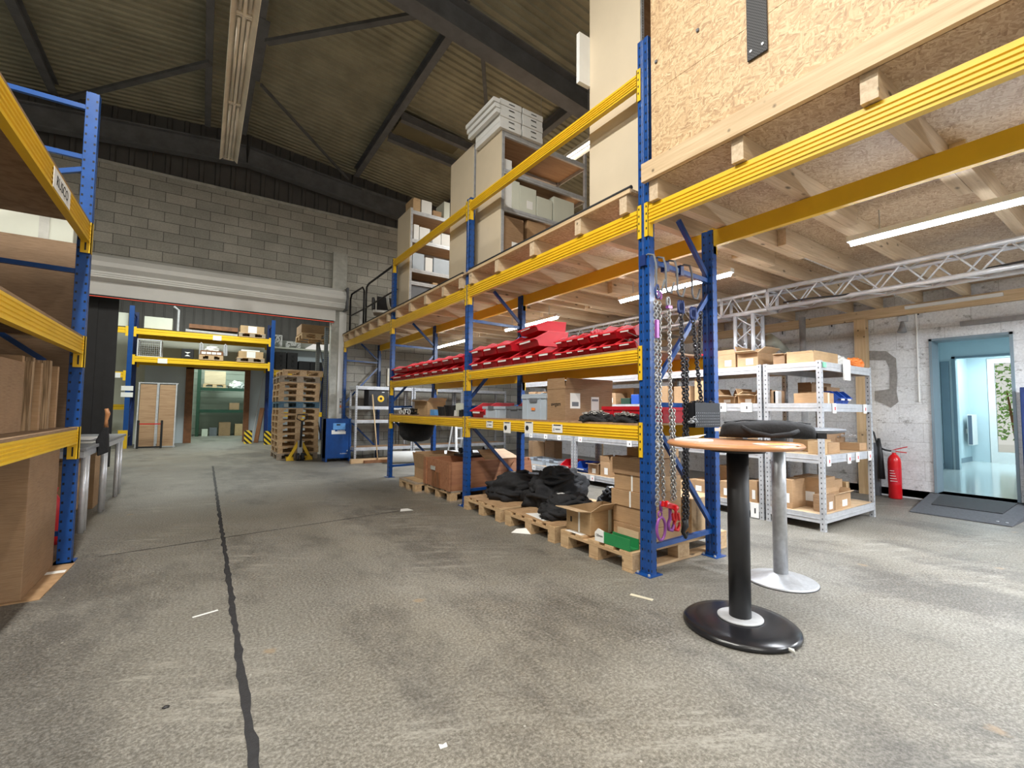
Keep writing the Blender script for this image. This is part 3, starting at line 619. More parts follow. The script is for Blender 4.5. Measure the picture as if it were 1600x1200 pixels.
# ---- left rack
XL = -.76
t = thing('rack_upright', 'blue rack upright frame at the left, with yellow beams hooked to its near side', 'rack frame')
o = MB().box(-.04, .04, -.03, .03, 0, 3.6)
pr = [(-.04, -.035), (.04, -.035), (.04, -.012), (.034, 0), (.04, .012), (.04, .035), (-.04, .035)]
for x_ in (XL-.04, XL-1.0): MB().extr(pr, 0, 3.62, 'z').build('post', 'blue_post', t, bevel=.003, loc=(x_, 4.76, 0)); MB().box(x_-.06, x_+.06, 4.69, 4.84, 0, .006).build('base_plate', 'blue', t)
o.bm.free()
for (x0, z0), (x1, z1) in (((-.8, 3.50), (-1.75, 3.50)), ((-.8, 3.10), (-1.75, 3.10)), ((-.8, 3.02), (-1.75, 2.62)), ((-.8, 2.20), (-1.75, 2.22)), ((-.98, 1.5), (-1.75, 2.1)), ((-.8, .22), (-1.75, .22)), ((-.8, .9), (-1.75, .3))): MB().bar((x0, 4.76, z0), (x1, 4.76, z1), .035, .03, (0, 1, 0)).build('brace', 'blue', t)
def lbeam(label, zb, zt, lab=False):
    t = thing('rack_beam', label, 'beam'); h = zt-zb; pr = [(XL, zb)]
    for k in range(4): a = zb+h*(.12+.2*k); b_ = a+h*.15; pr += [(XL, a), (XL-.007, a+.004), (XL-.007, b_-.004), (XL, b_)]
    pr += [(XL, zt), (XL-.045, zt), (XL-.045, zb)]
    MB().extr(pr, 1.95, 4.70, 'y').build('beam', 'yellow', t)
    c = MB().box(XL-.055, XL+.008, 4.70, 4.706, zt-.22, zt+.02).box(XL+.002, XL+.008, 4.70, 4.75, zt-.22, zt+.02).build('end_connector', 'yellow', t)
    MB().box(XL-.03, XL-.02, 4.698, 4.70, zt-.20, zt-.13).build('slot', 'black', c)
    return t
b1 = lbeam('yellow beam high at the left edge with a white name card', 2.42, 2.56)
lc = MB().box(XL+.001, XL+.003, 3.62, 4.02, 2.43, 2.55).build('name_card', 'paper', b1)
text('RUSCO', .085, 'black', b1, (XL+.004, 3.82, 2.49), (R(90), 0, R(90)), 'card_lettering')
lbeam('middle yellow beam of the left rack below the plywood', 1.56, 1.68); lbeam('lowest yellow beam of the left rack above the big carton', .885, .99)
for z, q in ((2.56, 'top'), (1.68, 'middle'), (.99, 'lowest')):
    tag(MB().box(XL-1.05, XL-.002, 1.95, 4.69, z+.001, z+.018).build('shelf_board', 'plywood'), 'brown chipboard shelf of the left rack, %s level' % q, 'shelf board')
rb = [rbeam('yellow rear beam of the left rack, %s level' % q, 1.95, 4.70, z-.1, z, x=XL-1.0, back=False) for z, q in ((2.56, 'top'), (1.68, 'middle'), (.99, 'lowest'))]
tag(MB().box(-2.6, -.84, 4.93, 4.95, 1.72, 2.46).build('plywood_sheet', 'plywood'), 'large plywood sheet standing behind the left rack above the middle beam', 'sheet')
tag(MB().box(-2.6, -.84, 4.96, 4.98, .9, 1.68).build('plywood_sheet', 'plywood'), 'plywood sheet behind the left rack under the middle beam', 'sheet')
t = thing('panel_crate', 'pale whitewashed wooden crate above the plywood at the left', 'crate', (-1.9, 5.25, 1.99)); MB().box(-.9, .98, -.2, .25, 0, .75).build('body', 'ivory', t, bevel=.005); MB().box(.78, .84, -.21, -.2, 0, .75).box(-.9, .98, -.205, -.2, .46, .47).build('batten', 'column_conc', t); MB().box(-.9, .98, -.2, .25, -.28, -.01).build('pallet_base', 'pallet_x', t)
# cartons stacked flat, edges showing
for k in range(9):
    y = 4.0+.07*k; tag(MB().box(-1.75, -.93+.012*rnd.random()+.03*(k % 3), y, y+.045, 1.009, 1.44+.05*rnd.random()).build('flat_carton', 'corrugated_edge' if k % 2 else 'card1'), '%s flat carton from the near end, in the row on the lowest left shelf' % ['first', 'second', 'third', 'fourth', 'fifth', 'sixth', 'seventh', 'eighth', 'last'][k], 'carton', 'flat cartons on the lowest left shelf')
cbox('large dark carton face behind the flat ones on the lowest left shelf', -1.72, -.90, 3.55, 3.97, 1.009, .42, mat='card2')
cbox('huge upright brown carton on the floor under the lowest left beam', -1.8, -.845, 3.95, 4.66, .008, .85, mat='card2')
t = thing('cardboard_sheet', 'flat cardboard sheet with white tape on the floor at the left', 'cardboard', (-.9, 4.4, 0)); m = MB().extr([(-.6, -.5), (.14, -.47), (.17, .28), (.12, .45), (-.6, .42)], .001, .006, 'z'); m.build('sheet', 'card1', t); MB().box(-.1, .155, .06, .12, .006, .008).build('white_tape', 'paper', t)
t = thing('plastic_crate', 'pale pink plastic crate edge at the far left of the floor', 'crate', (-1.25, 3.4, 0)); MB().box(-.2, .17, -.2, .2, 0, .22).build('body', 'white', t, bevel=.01); MB().box(-.21, .18, -.21, .21, .2, .23).build('rim', 'white', t)
# aluminium table
TZ = .79
t = thing('aluminium_table', 'long grey aluminium legged table behind the left rack', 'table', (-1.2, 6.9, 0))
MB().box(-.42, .36, -1.3, 1.35, TZ-.03, TZ).build('table_top', 'galv_dull', t, bevel=.004); MB().box(-.40, .34, -1.28, 1.33, TZ-.09, TZ-.03).build('apron', 'alu', t)
for yy in (-1.12, -1.0, -.1, .02, .95, 1.2):
    for xx in (.32, -.36): MB().tube([(xx, yy, 0), (xx, yy, TZ-.09)], .024, 10).build('leg', 'alu', t, smooth=True)
t = thing('hand_brush', 'black bristled hand brush with orange wooden handle hanging at the table', 'brush', (-.80, 6.2, .92))
MB().tube([(0, 0, .22), (.01, .02, .17), (0, .03, .1), (0, .04, .03)], [.016, .022, .014, .02], 10).build('handle', 'beech', t, smooth=True); MB().extr([(-.02, .03), (.02, .03), (.035, -.22), (-.05, -.26), (-.07, -.1)], 0, .07, 'y').build('bristles', 'fabric', t, bevel=.01)
t = thing('paper_sheet', 'white paper sheet lying on the aluminium table', 'paper', (-1.0, 6.4, TZ)); MB().box(-.12, .1, -.15, .15, .001, .003).build('sheet', 'paper', t)
tag(MB().box(-1.25, -1.0, 6.9, 7.4, TZ+.001, TZ+.012).build('paper_stack', 'paper'), 'white papers at the far end of the aluminium table', 'paper')
t = thing('tool_case', 'black equipment case standing on the table behind the left upright', 'case', (-1.25, 5.9, TZ)); MB().box(-.3, .15, -.2, .25, 0, .22).build('body', 'black', t, bevel=.02); MB().box(-.3, .15, -.22, .2, .221, .30).build('lid', 'blue_label', t, bevel=.02); MB().tube([(.05, -.2, .2), (.1, -.22, .36), (.16, -.2, .44)], .01).build('cable', 'black', t)
t = thing('metal_cylinder', 'cream metal cylinder on the table at the left upright', 'cylinder', (-1.02, 5.65, TZ)); MB().lathe([(.05, 0), (.05, .3), (.03, .33)], n=16).build('body', 'cream', t, smooth=True); MB().lathe([(.052, .1), (.052, .12)], n=16).build('band', 'galv', t)
cbox('brown carton under the aluminium table, nearer one', -1.35, -.98, 6.0, 6.55, .15, .45); cbox('brown carton under the aluminium table, farther one', -1.35, -.98, 7.05, 7.6, 0, .6)
t = thing('red_sack', 'dark red sack under the near end of the aluminium table', 'sack', (-1.05, 5.45, 0)); MB().lathe([(.1, 0), (.14, .1), (.12, .3), (.06, .42), (.07, .47)], n=14).build('body', 'red', t, smooth=True); MB().lathe([(.062, .41), (.062, .43)], n=14).build('tie', 'black', t)
# ================================================================= PALLETS AND FLOOR GOODS
def pallet(label, x, y, z=0, lx=1.2, ly=.8, top='pallet_x', blk='pallet_y', group=None, rz=0, dy=0):
    """EUR pallet, long side along X, corner at (x, y)"""
    t = thing('wooden_pallet', label, 'pallet', (x+lx/2, y+ly/2, z), rz, group); a, b_ = lx/2, ly/2
    for yy, w_ in ((-b_+.0625, .125), (-b_*.42, .09), (0, .125), (b_*.42, .09), (b_-.0625, .125)):
        MB().box(-a, a, yy-w_/2, yy+w_/2, .122, .144).build('top_board', top, t, bevel=.002)
    for xx in (-a+.0725, 0, a-.0725): MB().box(xx-.0725, xx+.0725, -b_, b_, .100, .1215).build('stringer_board', blk, t, bevel=.002)
    for xx in (-a+.05, 0, a-.05):
        for yy in (-b_+.05, 0, b_-.05): MB().box(xx-.05 if xx else -.0725, xx+.05 if xx else .0725, yy-.05, yy+.05, .022, .0995).build('block', blk, t, bevel=.003)
    for yy in (-b_+.05, 0, b_-.05): MB().box(-a, a, yy-.05, yy+.05, 0, .0215).build('bottom_board', top, t, bevel=.002)
    return t
pallet('slatted pallet nearest the near upright, with the green trough on it', 2.62, 2.31)
pallet('middle pallet in the near bay under the black fabric and a cardboard sheet', 2.62, 3.19)
pallet('third pallet in the near bay, beside the second upright', 2.62, 4.08, lx=1.15)
pallet('pallet under the reddish wooden crate', 2.62, 5.24, top='pallet_old')
pallet('pallet under loose cardboard beyond the reddish crate', 2.5, 6.08, top='pallet_old', lx=1.1, ly=.62)
for y0, y1, q in ((3.2, 3.97, 'middle'), (4.09, 4.86, 'third')):
    tag(MB().box(2.63, 3.7, y0, y1, .1445, .149).build('cardboard_sheet', 'card1'), 'cardboard sheet covering the %s pallet in the near bay' % q, 'cardboard')
tag(MB().extr([(2.66, 3.40), (2.80, 3.36), (2.86, 3.66), (2.70, 3.74)], .1495, .151, 'z').build('paper_sheet', 'paper'), 'white printed sheet on the middle pallet beside the black fabric', 'paper')
text('N 1', .05, 'black', bpy.data.objects['paper_sheet.001'] if 'paper_sheet.001' in bpy.data.objects else None, (2.76, 3.55, .1515), (0, 0, R(-70)))
tag(MB().box(2.63, 2.76, 2.86, 3.06, .1445, .147).build('paper_sheet', 'paper'), 'white sheet in front of the taped carton on the slatted pallet', 'paper')
p = at_z(815, 833, 0); t = thing('folded_card', 'folded white card lying on the floor in front of the middle pallet', 'paper', (p.x, p.y, 0)); MB().poly([(-.08, .06, .002), (.05, -.09, .002), (.06, -.02, .045), (-.02, .06, .03)]).build('front_flap', 'paper', t, solid=.002); MB().poly([(.05, -.09, .002), (.10, -.02, .002), (.06, -.02, .045)]).build('rear_flap', 'white', t, solid=.002)
p = at_z(632, 797, 0); tag(MB().extr([(-.07, -.05), (.08, -.07), (.06, .06), (-.02, .07)], .001, .003, 'z').build('paper_scrap', 'paper', loc=(p.x, p.y, 0)), 'small white paper scrap on the floor at the thin floor joint', 'paper')
p = at_z(321, 960, 0); tag(MB().bar((-.06, -.015, .003), (.06, .02, .003), .014, .003).build('tape_scrap', 'paper', loc=(p.x, p.y, 0)), 'thin white strip of tape on the floor left of the black joint', 'tape')
p = at_z(259, 1106, 0); tag(MB().lathe([(.011, 0), (.013, .004), (.006, .008)], sy=.6, n=10).build('pebble', 'black', loc=(p.x, p.y, 0)), 'tiny black crumb on the floor at lower left', 'debris')
p = at_z(692, 1166, 0); tag(MB().extr([(-.014, -.01), (.012, -.012), (.016, .008), (.002, .004), (-.01, .014)], .0008, .003, 'z').build('paint_chip', 'paper', loc=(p.x, p.y, 0)), 'small white chip on the floor at the bottom of the view', 'debris')
for a, b_ in (((985, 929), (1020, 938)),):
    A = at_z(*a, 0); B = at_z(*b_, 0); A.z = B.z = .002; tag(MB().bar(A, B, .03, .002).build('floor_tape', 'tape'), 'worn yellowish tape piece on the floor by the near upright foot', 'tape')

# crate of reddish plywood
t = thing('wooden_crate', 'open reddish brown wooden crate with rusty corner edges in the second bay', 'crate', (3.22, 5.63, .144)); a, b_ = .60, .38; H = .36
for s in (-1, 1):
    MB().box(-a, a, s*b_-.009, s*b_+.009, 0, H).build('long_side', 'crate_wood', t); MB().box(s*a-.009, s*a+.009, -b_+.01, b_-.01, 0, H).build('end_side', 'crate_wood', t)
    for q in (-1, 1): MB().box(s*(a+.012)-.012, s*(a+.012)+.012, q*(b_-.02)-.045, q*(b_-.02)+.045, 0, H+.004).build('corner_post', 'crate_wood', t, bevel=.002)
MB().box(-a, a, -b_, b_, 0, .012).build('base', 'crate_wood', t)
MB().box(-a-.026, -a-.022, .02, .16, .22, .27).build('label_plate', 'column_conc', t)
for yy in (-.06, .07): MB().box(-a-.026, -a-.010, yy-.045, yy+.045, 0, .20).build('slot_panel', 'brown_wood', t)
MB().poly([(-.1, -.39, .37), (.45, -.39, .37), (.38, -.1, .47), (-.05, -.1, .47)]).build('loose_lid', 'shelf_board', t, solid=.01)
tag(MB().extr([(-.35, 0), (.32, 0), (.30, .46), (.02, .46)], 0, .012, 'y').build('plywood_offcut', 'crate_wood', loc=(3.55, 5.16, .02), rot=(R(-7), 0, 0)), 'slanted plywood offcut leaning against the reddish crate', 'board')
t = thing('furniture_dolly', 'upturned black dolly with castors lying on the reddish crate', 'dolly', (3.3, 5.75, .51)); MB().box(-.28, .3, -.2, .2, .0, .03).build('frame', 'black', t, bevel=.005)
for s in (-1, 1):
    for q in (-1, 1):
        c_ = MB().tube([(s*.2-.02, q*.14, .075), (s*.2+.02, q*.14, .075)], .04, 14).build('castor_wheel', 'rubber', t); MB().box(s*.2-.028, s*.2+.028, q*.14-.012, q*.14+.012, .03, .06).build('fork', 'galv', c_)
cbox('open carton with raised flaps on the far pallet of the second bay', 2.7, 3.2, 6.15, 6.6, .145, .16, open_='up', flap=1.0)
tag(MB().box(2.55, 3.2, 6.1, 6.65, .1445, .15).build('cardboard_sheet', 'card3'), 'loose cardboard sheet on the far pallet of the second bay', 'cardboard')
# folded black drapes
def heap(label, c_, rx, ry, h, seed, n=56, mat='fabric', name='fabric_bundle'):
    r_ = random.Random(seed); m = MB(); rings = []; K = 20; ph = r_.random()*6
    for j in range(K+1):
        th = (math.pi/2)*j/K; row = []
        for k in range(n):
            a = 2*math.pi*k/n; p = Vector((math.cos(a)*math.cos(th), math.sin(a)*math.cos(th), math.sin(th)))
            q = p*1.9+Vector((seed*3.1, seed*1.7, 0)); g = mnoise.noise(q)*.30+mnoise.noise(q*2.7)*.12
            fold = .055*math.sin(14*th+2.5*mnoise.noise(p*2+Vector((seed, 0, 0)))*3+ph)+.03*math.sin(23*th+5*math.sin(a*2+ph))
            rr = (1+g+fold)*(1-.08*math.sin(3*a+ph)*math.cos(th)); e = math.cos(th)**.75; z_ = h*max(0, math.sin(th)**.8*(1+g*.8)+fold*.35)
            row.append(m.bm.verts.new((rx*rr*e*math.cos(a), ry*rr*e*math.sin(a), z_ if j else 0)))
        rings.append(row)
    for A, B in zip(rings, rings[1:]):
        for k in range(n): m.bm.faces.new((A[k], A[(k+1) % n], B[(k+1) % n], B[k]))
    m.bm.faces.new(rings[0][::-1]); m.bm.faces.new(rings[-1])
    t = thing(name, label, 'fabric', c_); m.build('folded_cloth', mat, t, smooth=True)
    for q in range(7):
        s_ = .42+.10*q; pts = [(rx*s_*math.cos(.5+i*.28+q), ry*s_*math.sin(.5+i*.28+q), h*(1.08-.72*s_*s_)+.016*math.sin(i*1.3+q)) for i in range(15)]
        MB().tube(pts, .020, 8).build('rolled_edge', mat, t, smooth=True)
    MB().box(-rx*.35, -rx*.35+.07, .0, .035, h*1.06, h*1.06+.004).build('white_tag', 'paper', t)
    return t
heap('largest black fabric bundle, on the third pallet of the near bay', (3.20, 4.52, .15), .42, .34, .27, 3)
heap('black fabric bundle heaped across the middle and third pallet', (3.28, 3.92, .15), .38, .24, .38, 5)
heap('black fabric bundle at the front of the middle pallet', (3.00, 3.46, .15), .30, .20, .2, 8)
heap('small black fabric bundle behind the taped carton', (3.58, 3.38, .15), .2, .15, .22, 11)
heap('black fabric bundle left of the carton stack', (3.52, 2.93, .15), .2, .14, .27, 14)
t = cbox('brown carton with white tape and open flap beside the green trough', 2.68, 3.12, 2.80, 3.10, .147, .19, mat='card3', open_='some', tape=('-x', '-y'), flap=.9)
MB().box(-.2215, -.22, .08, .10, .07, .115).build('printed_mark', 'black', t)
x0 = 2.86
for k, (h, mt, lb) in enumerate(((.12, 'card1', 'lowest'), (.135, 'card1', 'second lowest'), (.125, 'card1', 'third'), (.125, 'card1', 'fourth'), (.135, 'card2', 'topmost'))):
    z = .147+sum((.12, .135, .125, .125, .135)[:k])+.0015*k
    cbox('%s carton of the tall stack at the near upright%s' % (lb, {2: ', with a white strap', 3: ', white strap off centre'}.get(k, '')), x0+.01*(k % 2), x0+.40, 2.36, 2.72+.012*(k % 3), z, h, mat=mt, tape=('str',) if k in (2, 3) else None)
cbox('small carton on top of the tall stack, nearer one', 3.0, 3.25, 2.37, 2.52, .796, .07); cbox('small carton on top of the tall stack, farther one', 3.0, 3.25, 2.54, 2.70, .796, .07)
cbox('tall carton behind the near upright on the slatted pallet', 3.40, 3.76, 2.36, 2.72, .147, .30, mat='card3')
pass
t = thing('green_trough', 'long green trough with a white numbered end card on the slatted pallet', 'trough', (2.64, 2.5, .147))
MB().extr([(-.012, 0), (.09, 0), (.09, .075), (.083, .075), (.083, .006), (-.006, .006), (-.006, .085), (-.012, .085)], -.16, .10, 'y').build('trough', 'green', t)
m = MB(); m.extr([(.10, 0), (.195, 0), (.195, .065), (.16, .10), (.10, .09)], -.016, -.010, 'x'); m.build('end_card', 'paper', t); text('125mm', .026, 'black', t, (-.0175, .148, .047), ROT_MX)
MB().box(.084, .089, -.16, .05, .076, .125).build('rear_flap', 'card_in', t)

# ================================================================= RED BINS
def bin_(label, x, y, z, w_, L, H, mat='red', group=None, cat='bin', name='storage_bin', card=True, rz=0):
    """open fronted stacking bin facing -X"""
    t = thing(name, label, cat, (x, y, z), rz, group); a = w_/2-.003
    pr = [(.03, 0), (L-.01, 0), (L, H), (L*.38, H), (-.02, H*.44), (.012, H*.34)]
    m = MB()
    for s in (-1, 1):
        m.poly([(p[0], s*a, p[1]) for p in pr])
    for i, j in ((0, 1), (1, 2), (4, 5), (5, 0)): m.poly([(pr[i][0], -a, pr[i][1]), (pr[j][0], -a, pr[j][1]), (pr[j][0], a, pr[j][1]), (pr[i][0], a, pr[i][1])])
    bmesh.ops.remove_doubles(m.bm, verts=m.bm.verts, dist=.0001); m.build('shell', mat, t, solid=.003)
    r_ = MB()
    for s in (-1, 1): r_.bar((-.02, s*a, H*.44), (L*.38, s*a, H), .009, .007); r_.bar((L*.38, s*a, H), (L, s*a, H), .009, .006)
    r_.bar((-.02, -a, H*.44), (-.02, a, H*.44), .012, .009); r_.bar((L, -a, H), (L, a, H), .008, .008); r_.build('rim', 'red_rim' if mat == 'red' else mat, t)
    if card: MB().box(-.022, -.020, -a*.55, a*.55, H*.28, H*.42).build('label_card', 'paper', t)
    return t
def binrow(lst, z, lab, H, L=.30, X=2.69, grp=None):
    n = len(lst)
    for i, (pl, pr) in enumerate(lst):
        yb, ya = at_x(pl, 560, X).y, at_x(pr, 560, X).y; w_ = max(.1, yb-ya)
        q = 'nearest' if i == 0 else ('farthest' if i == n-1 else {1: 'second', 2: 'third', 3: 'fourth', 4: 'fifth', 5: 'sixth', 6: 'seventh', 7: 'eighth', 8: 'ninth', 9: 'tenth', 10: 'eleventh', 11: 'twelfth'}[i])
        bin_('red picking bin, %s from the near end, %s' % (q, lab) if 0 < i < n-1 else 'red picking bin, %s one, %s' % (q, lab), X+.01, (ya+yb)/2, z, w_-.004, L, H, group=grp)
low1 = [(965, 993), (941, 963), (920, 940), (902, 919), (885, 901), (867, 884), (840, 865), (821, 839), (800, 820), (776, 799), (754, 775), (736, 753)]
low2 = [(705, 721), (689, 704), (673, 688), (660, 672), (646, 659), (633, 645), (612, 632)]
up1 = [(967, 992), (941, 962), (902, 919), (885, 901), (868, 884)]
up1b = [(775, 798), (754, 774), (736, 753)]
up2 = [(706, 721), (689, 705), (674, 688), (659, 673), (648, 658), (636, 647), (613, 634)]
HB = .125
HN, HM = .100, .150
for i, (pl, pr) in enumerate(low1+up1+up1b):
    low = i < len(low1); j = i if low else (i-len(low1)); big = pr < 866
    H = HM if big else HN; yb, ya = at_x(pl, 560, 2.70).y, at_x(pr, 560, 2.70).y; z = ZS2 if low else ZS2+H+.004
    if low: lab = 'red picking bin, %s from the near end of the lower row in the near bay' % ['nearest', 'second', 'third', 'fourth', 'fifth', 'sixth', 'seventh', 'eighth', 'ninth', 'tenth', 'eleventh', 'farthest'][i]
    elif j < len(up1): lab = 'red picking bin, %s from the near end of the upper row in the near bay' % ['nearest', 'second', 'third', 'fourth', 'fifth'][j]
    else: lab = 'big red bin of the upper row by the second upright, %s from that upright' % ['third', 'second', 'first'][j-len(up1)]
    bin_(lab, 2.695, (ya+yb)/2, z, max(.1, yb-ya)-.004, .36 if big else .24, H)

binrow(low2, ZS2, 'lower row of the second bay', HB)

binrow(up2, ZS2+HB+.006, 'upper row of the second bay', HB)
ya, yb = at_x(842, 540, 2.7).y, at_x(800, 540, 2.7).y
bin_('large red bin turned sideways on the lower row, lower of two', 2.72, (ya+yb)/2, ZS2+HM+.006, .44, .36, .15, rz=R(-9)); bin_('large red bin turned sideways, stacked on another large bin', 2.74, (ya+yb)/2+.02, ZS2+HM+.16, .42, .34, .10, rz=R(-12))
y0 = at_x(931, 540, 2.72).y
t = bin_('tall ribbed red bin standing upside down between the upper row bins', 2.72, y0, ZS2+HN+.006, .17, .22, .12); 
for q in (-.04, .0, .04): MB().box(-.0215, -.004, q-.003, q+.003, .02, .09).build('rib', 'red', t)
heap('black bag lying behind the red bins beside the second upright', (3.32, 4.25, ZS2+.002), .17, .45, .40, 21, name='black_bag')
t = thing('wire_basket', 'crumpled grey plastic bundle at the near end of the red bins', 'bundle', (2.75, 2.36, ZS2)); m = MB()
for k in range(30): p = Vector((rnd.uniform(-.03, .1), rnd.uniform(-.05, .10), rnd.uniform(.0, .1))); q = p+Vector((rnd.gauss(0, .05), rnd.gauss(0, .05), abs(rnd.gauss(0, .03)))); m.bar(p, q, .012, .004)
m.build('crumpled_strips', 'cloth_grey', t)
# red totes seen through the frame behind the chains (rest on the right-hand shelving top)
def tote(label, x0, x1, y0, y1, z, H, mat, lid=False, group=None, name='plastic_tote', handle=True, ribs=True):
    t = thing(name, label, 'tote', ((x0+x1)/2, (y0+y1)/2, z), 0, group); a, b_ = (x1-x0)/2, (y1-y0)/2; w_ = .006
    m = MB().box(-a, a, -b_, b_, 0, w_).box(-a, -a+w_, -b_, b_, w_, H).box(a-w_, a, -b_, b_, w_, H).box(-a+w_, a-w_, -b_, -b_+w_, w_, H).box(-a+w_, a-w_, b_-w_, b_, w_, H); m.build('body', mat, t)
    m = MB().box(-a-.008, a+.008, -b_-.008, -b_, H-.03, H).box(-a-.008, a+.008, b_, b_+.008, H-.03, H).box(-a-.008, -a, -b_, b_, H-.03, H).box(a, a+.008, -b_, b_, H-.03, H); m.build('rim', mat, t)
    if ribs:
        m = MB()
        for s in (-.55, .55): m.box(-a-.006, -a, s*b_-.006, s*b_+.006, 0, H-.03).box(s*a-.006, s*a+.006, -b_-.006, -b_, 0, H-.03)
        m.build('ribs', mat, t)
    if lid: MB().box(-a-.006, a+.006, -b_-.006, b_+.006, H, H+.015).box(-a*.5, a*.5, -.1*b_, .1*b_, H+.015, H+.03).build('lid', mat, t, bevel=.003)
    if handle: MB().box(-a-.011, -a-.008, -.06, .06, H*.72, H*.72+.04).build('handle', 'dark_grey_plastic', t)
    return t
# ---- lowest shelf level (l1)
bin_('red open fronted bin on the lowest shelf right of the second upright', 2.70, 4.72, ZS1, .30, .42, .17)
for i, q in enumerate(('middle', 'farthest')): bin_('dark red bin behind the grey tote, %s one' % ('nearer' if i == 0 else 'farther'), 3.1, 4.40-.32*i, ZS1, .28, .35, .19)
a_, b2_ = at_x(781, 650, 2.72).y, at_x(755, 650, 2.72).y
tote('low grey tote with open top on the lowest shelf, left of the tall grey one', 2.72, 3.05, a_, b2_, ZS1, .13, 'grey_plastic')
a_, b2_ = at_x(853, 650, 2.71).y, at_x(816, 650, 2.71).y
t = tote('tall light grey lidded tote on the lowest shelf beside the open carton', 2.71, 3.11, a_, b2_, ZS1, .235, 'grey_plastic', True)
MB().box(-.208, -.2065, -.03, .03, .09, .115).build('orange_sticker', 'orange', t)
tote('low dark grey tote between the two light grey totes', 2.74, 3.2, 3.87, 4.16, ZS1, .13, 'dark_grey_plastic')
a_, b2_ = at_x(883, 640, 2.72).y, at_x(855, 640, 2.72).y
t = cbox('tall brown open carton with shipping labels in the middle of the lowest shelf', 2.72, 3.32, a_, b2_, ZS1, .29, mat='card2', open_='up', flap=.75)
text('awgam', .05, 'black', t, (-.302, .0, .15), ROT_MX, 'handwriting')
l_ = (b2_-a_)/2
MB().box(-.24, -.12, -l_-.002, -l_, .11, .25).build('shipping_label', 'paper', t); MB().box(-.22, -.14, -l_-.003, -l_-.002, .13, .17).build('printed_block', 'dark_grey_plastic', t)
MB().box(.02, .12, -l_-.002, -l_, .08, .22).build('shipping_label', 'paper', t); MB().box(.03, .11, -l_-.003, -l_-.002, .18, .20).build('printed_block', 'dark_grey_plastic', t)
tote('long bright red tote at the near end of the lowest shelf', 2.92, 3.45, 2.36, 2.90, ZS1, .13, 'red', handle=False)
heap('black cloth bundle with grey chain at the front of the lowest shelf', (2.80, 2.84, ZS1), .10, .17, .05, 31, mat='fabric', name='cloth_bundle')
heap('smaller black cloth bundle with chain beside the near upright on the lowest shelf', (2.80, 2.50, ZS1), .09, .12, .05, 33, mat='fabric', name='cloth_bundle')
def clutter(label, c_, r_, h, n, mat='chain_silver', name='loose_chain', cat='chain', seed=1):
    q = random.Random(seed); m = MB()
    for k in range(n):
        a = q.random()*6.28; rr = math.sqrt(q.random()); cx, cy, cz = r_[0]*rr*math.cos(a), r_[1]*rr*math.sin(a), h*(1-rr)*q.random()+.008; th = q.random()*6.28; ph = q.random()*1.5
        u = Vector((math.cos(th), math.sin(th), 0)); v = Vector((-math.sin(th)*math.cos(ph), math.cos(th)*math.cos(ph), math.sin(ph)))
        m.tube([Vector((cx, cy, cz+.008))+u*.014*math.cos(i*math.pi/4)+v*.009*math.sin(i*math.pi/4) for i in range(8)], .0035, 5, closed=True)
    o = m.build(name, mat, loc=c_); return tag(o, label, cat)
clutter('grey chain heaped on the black cloth bundle, farther one', (2.76, 2.82, ZS1+.05), (.05, .15), .03, 60, seed=4); clutter('grey chain heaped on the black cloth bundle beside the near upright', (2.75, 2.50, ZS1+.045), (.05, .1), .03, 45, seed=5)
# second bay lowest shelf goods
fx('brown carton lying open on the lowest shelf of the second bay', 2.85, 648, 668, 627, ZS1, .3, open_='some', mat='card3')
fx('narrow brown carton beside the back upright on the lowest shelf', 3.2, 664, 672, 628, ZS1, .2, mat='card2')
fx('white topped pale carton on the lowest shelf of the second bay', 3.1, 644, 660, 623, ZS1, .3, mat='white')
for pl, pr, pt, lab, mt in ((680, 690, 636, 'black square bucket on the lowest shelf of the second bay', 'black'), (691, 703, 634, 'black container with a white printed scale beside the bucket', 'black_gloss')):
    a_, b2_ = at_x(pr, 645, 2.75).y, at_x(pl, 645, 2.75).y; z1 = at_x(pr, pt, 2.75).z
    t = thing('black_container', lab, 'container', (2.85, (a_+b2_)/2, ZS1)); r_ = (b2_-a_)/2; MB().lathe([(r_*.85, 0), (r_, z1-ZS1-.01), (r_*1.04, z1-ZS1-.01), (r_*1.04, z1-ZS1)], n=20).build('body', mt, t, smooth=False); MB().lathe([(r_*1.05, z1-ZS1), (r_*1.05, z1-ZS1+.006)], n=20).build('lid', mt, t)
for pl, pr, pt, z0, lab, mt in ((705, 712, 641, 0, 'small white paper box left of the pale carton stack', 'white'), (713, 722, 641, 0, 'lower pale grey carton in the little stack beside the second upright', 'ivory'), (712, 721, 630, .075, 'upper pale grey carton in the little stack beside the second upright', 'ivory'), (717, 723, 640, 0, 'small black box against the second upright', 'black'), (672, 679, 640, 0, 'blue and white printed box beside the black bucket', 'blue_label')):
    fx(lab, 2.72+.1*(z0 == 0)*(mt != 'black'), pl, pr, pt, ZS1+z0, .2, mat=mt)
t = thing('headset_gear', 'tangle of black and white cables on the lowest shelf by the third upright', 'cables', (2.85, 7.2, ZS1)); m = MB(); q = random.Random(3)
for k in range(10): y = q.uniform(-.35, .3); m.tube([(q.uniform(-.1, .1), y+.05*math.cos(i*.7), .05+.05*math.sin(i*.7)) for i in range(10)], .008, 6)
m.build('cables', 'black', t, smooth=True); m = MB()
for k in range(4): y = q.uniform(-.2, .2); m.tube([(-.1, y+.05*math.cos(i*.8), .045+.04*math.sin(i*.8)) for i in range(8)], .008, 6, closed=True)
m.build('white_leads', 'white', t, smooth=True)
pass
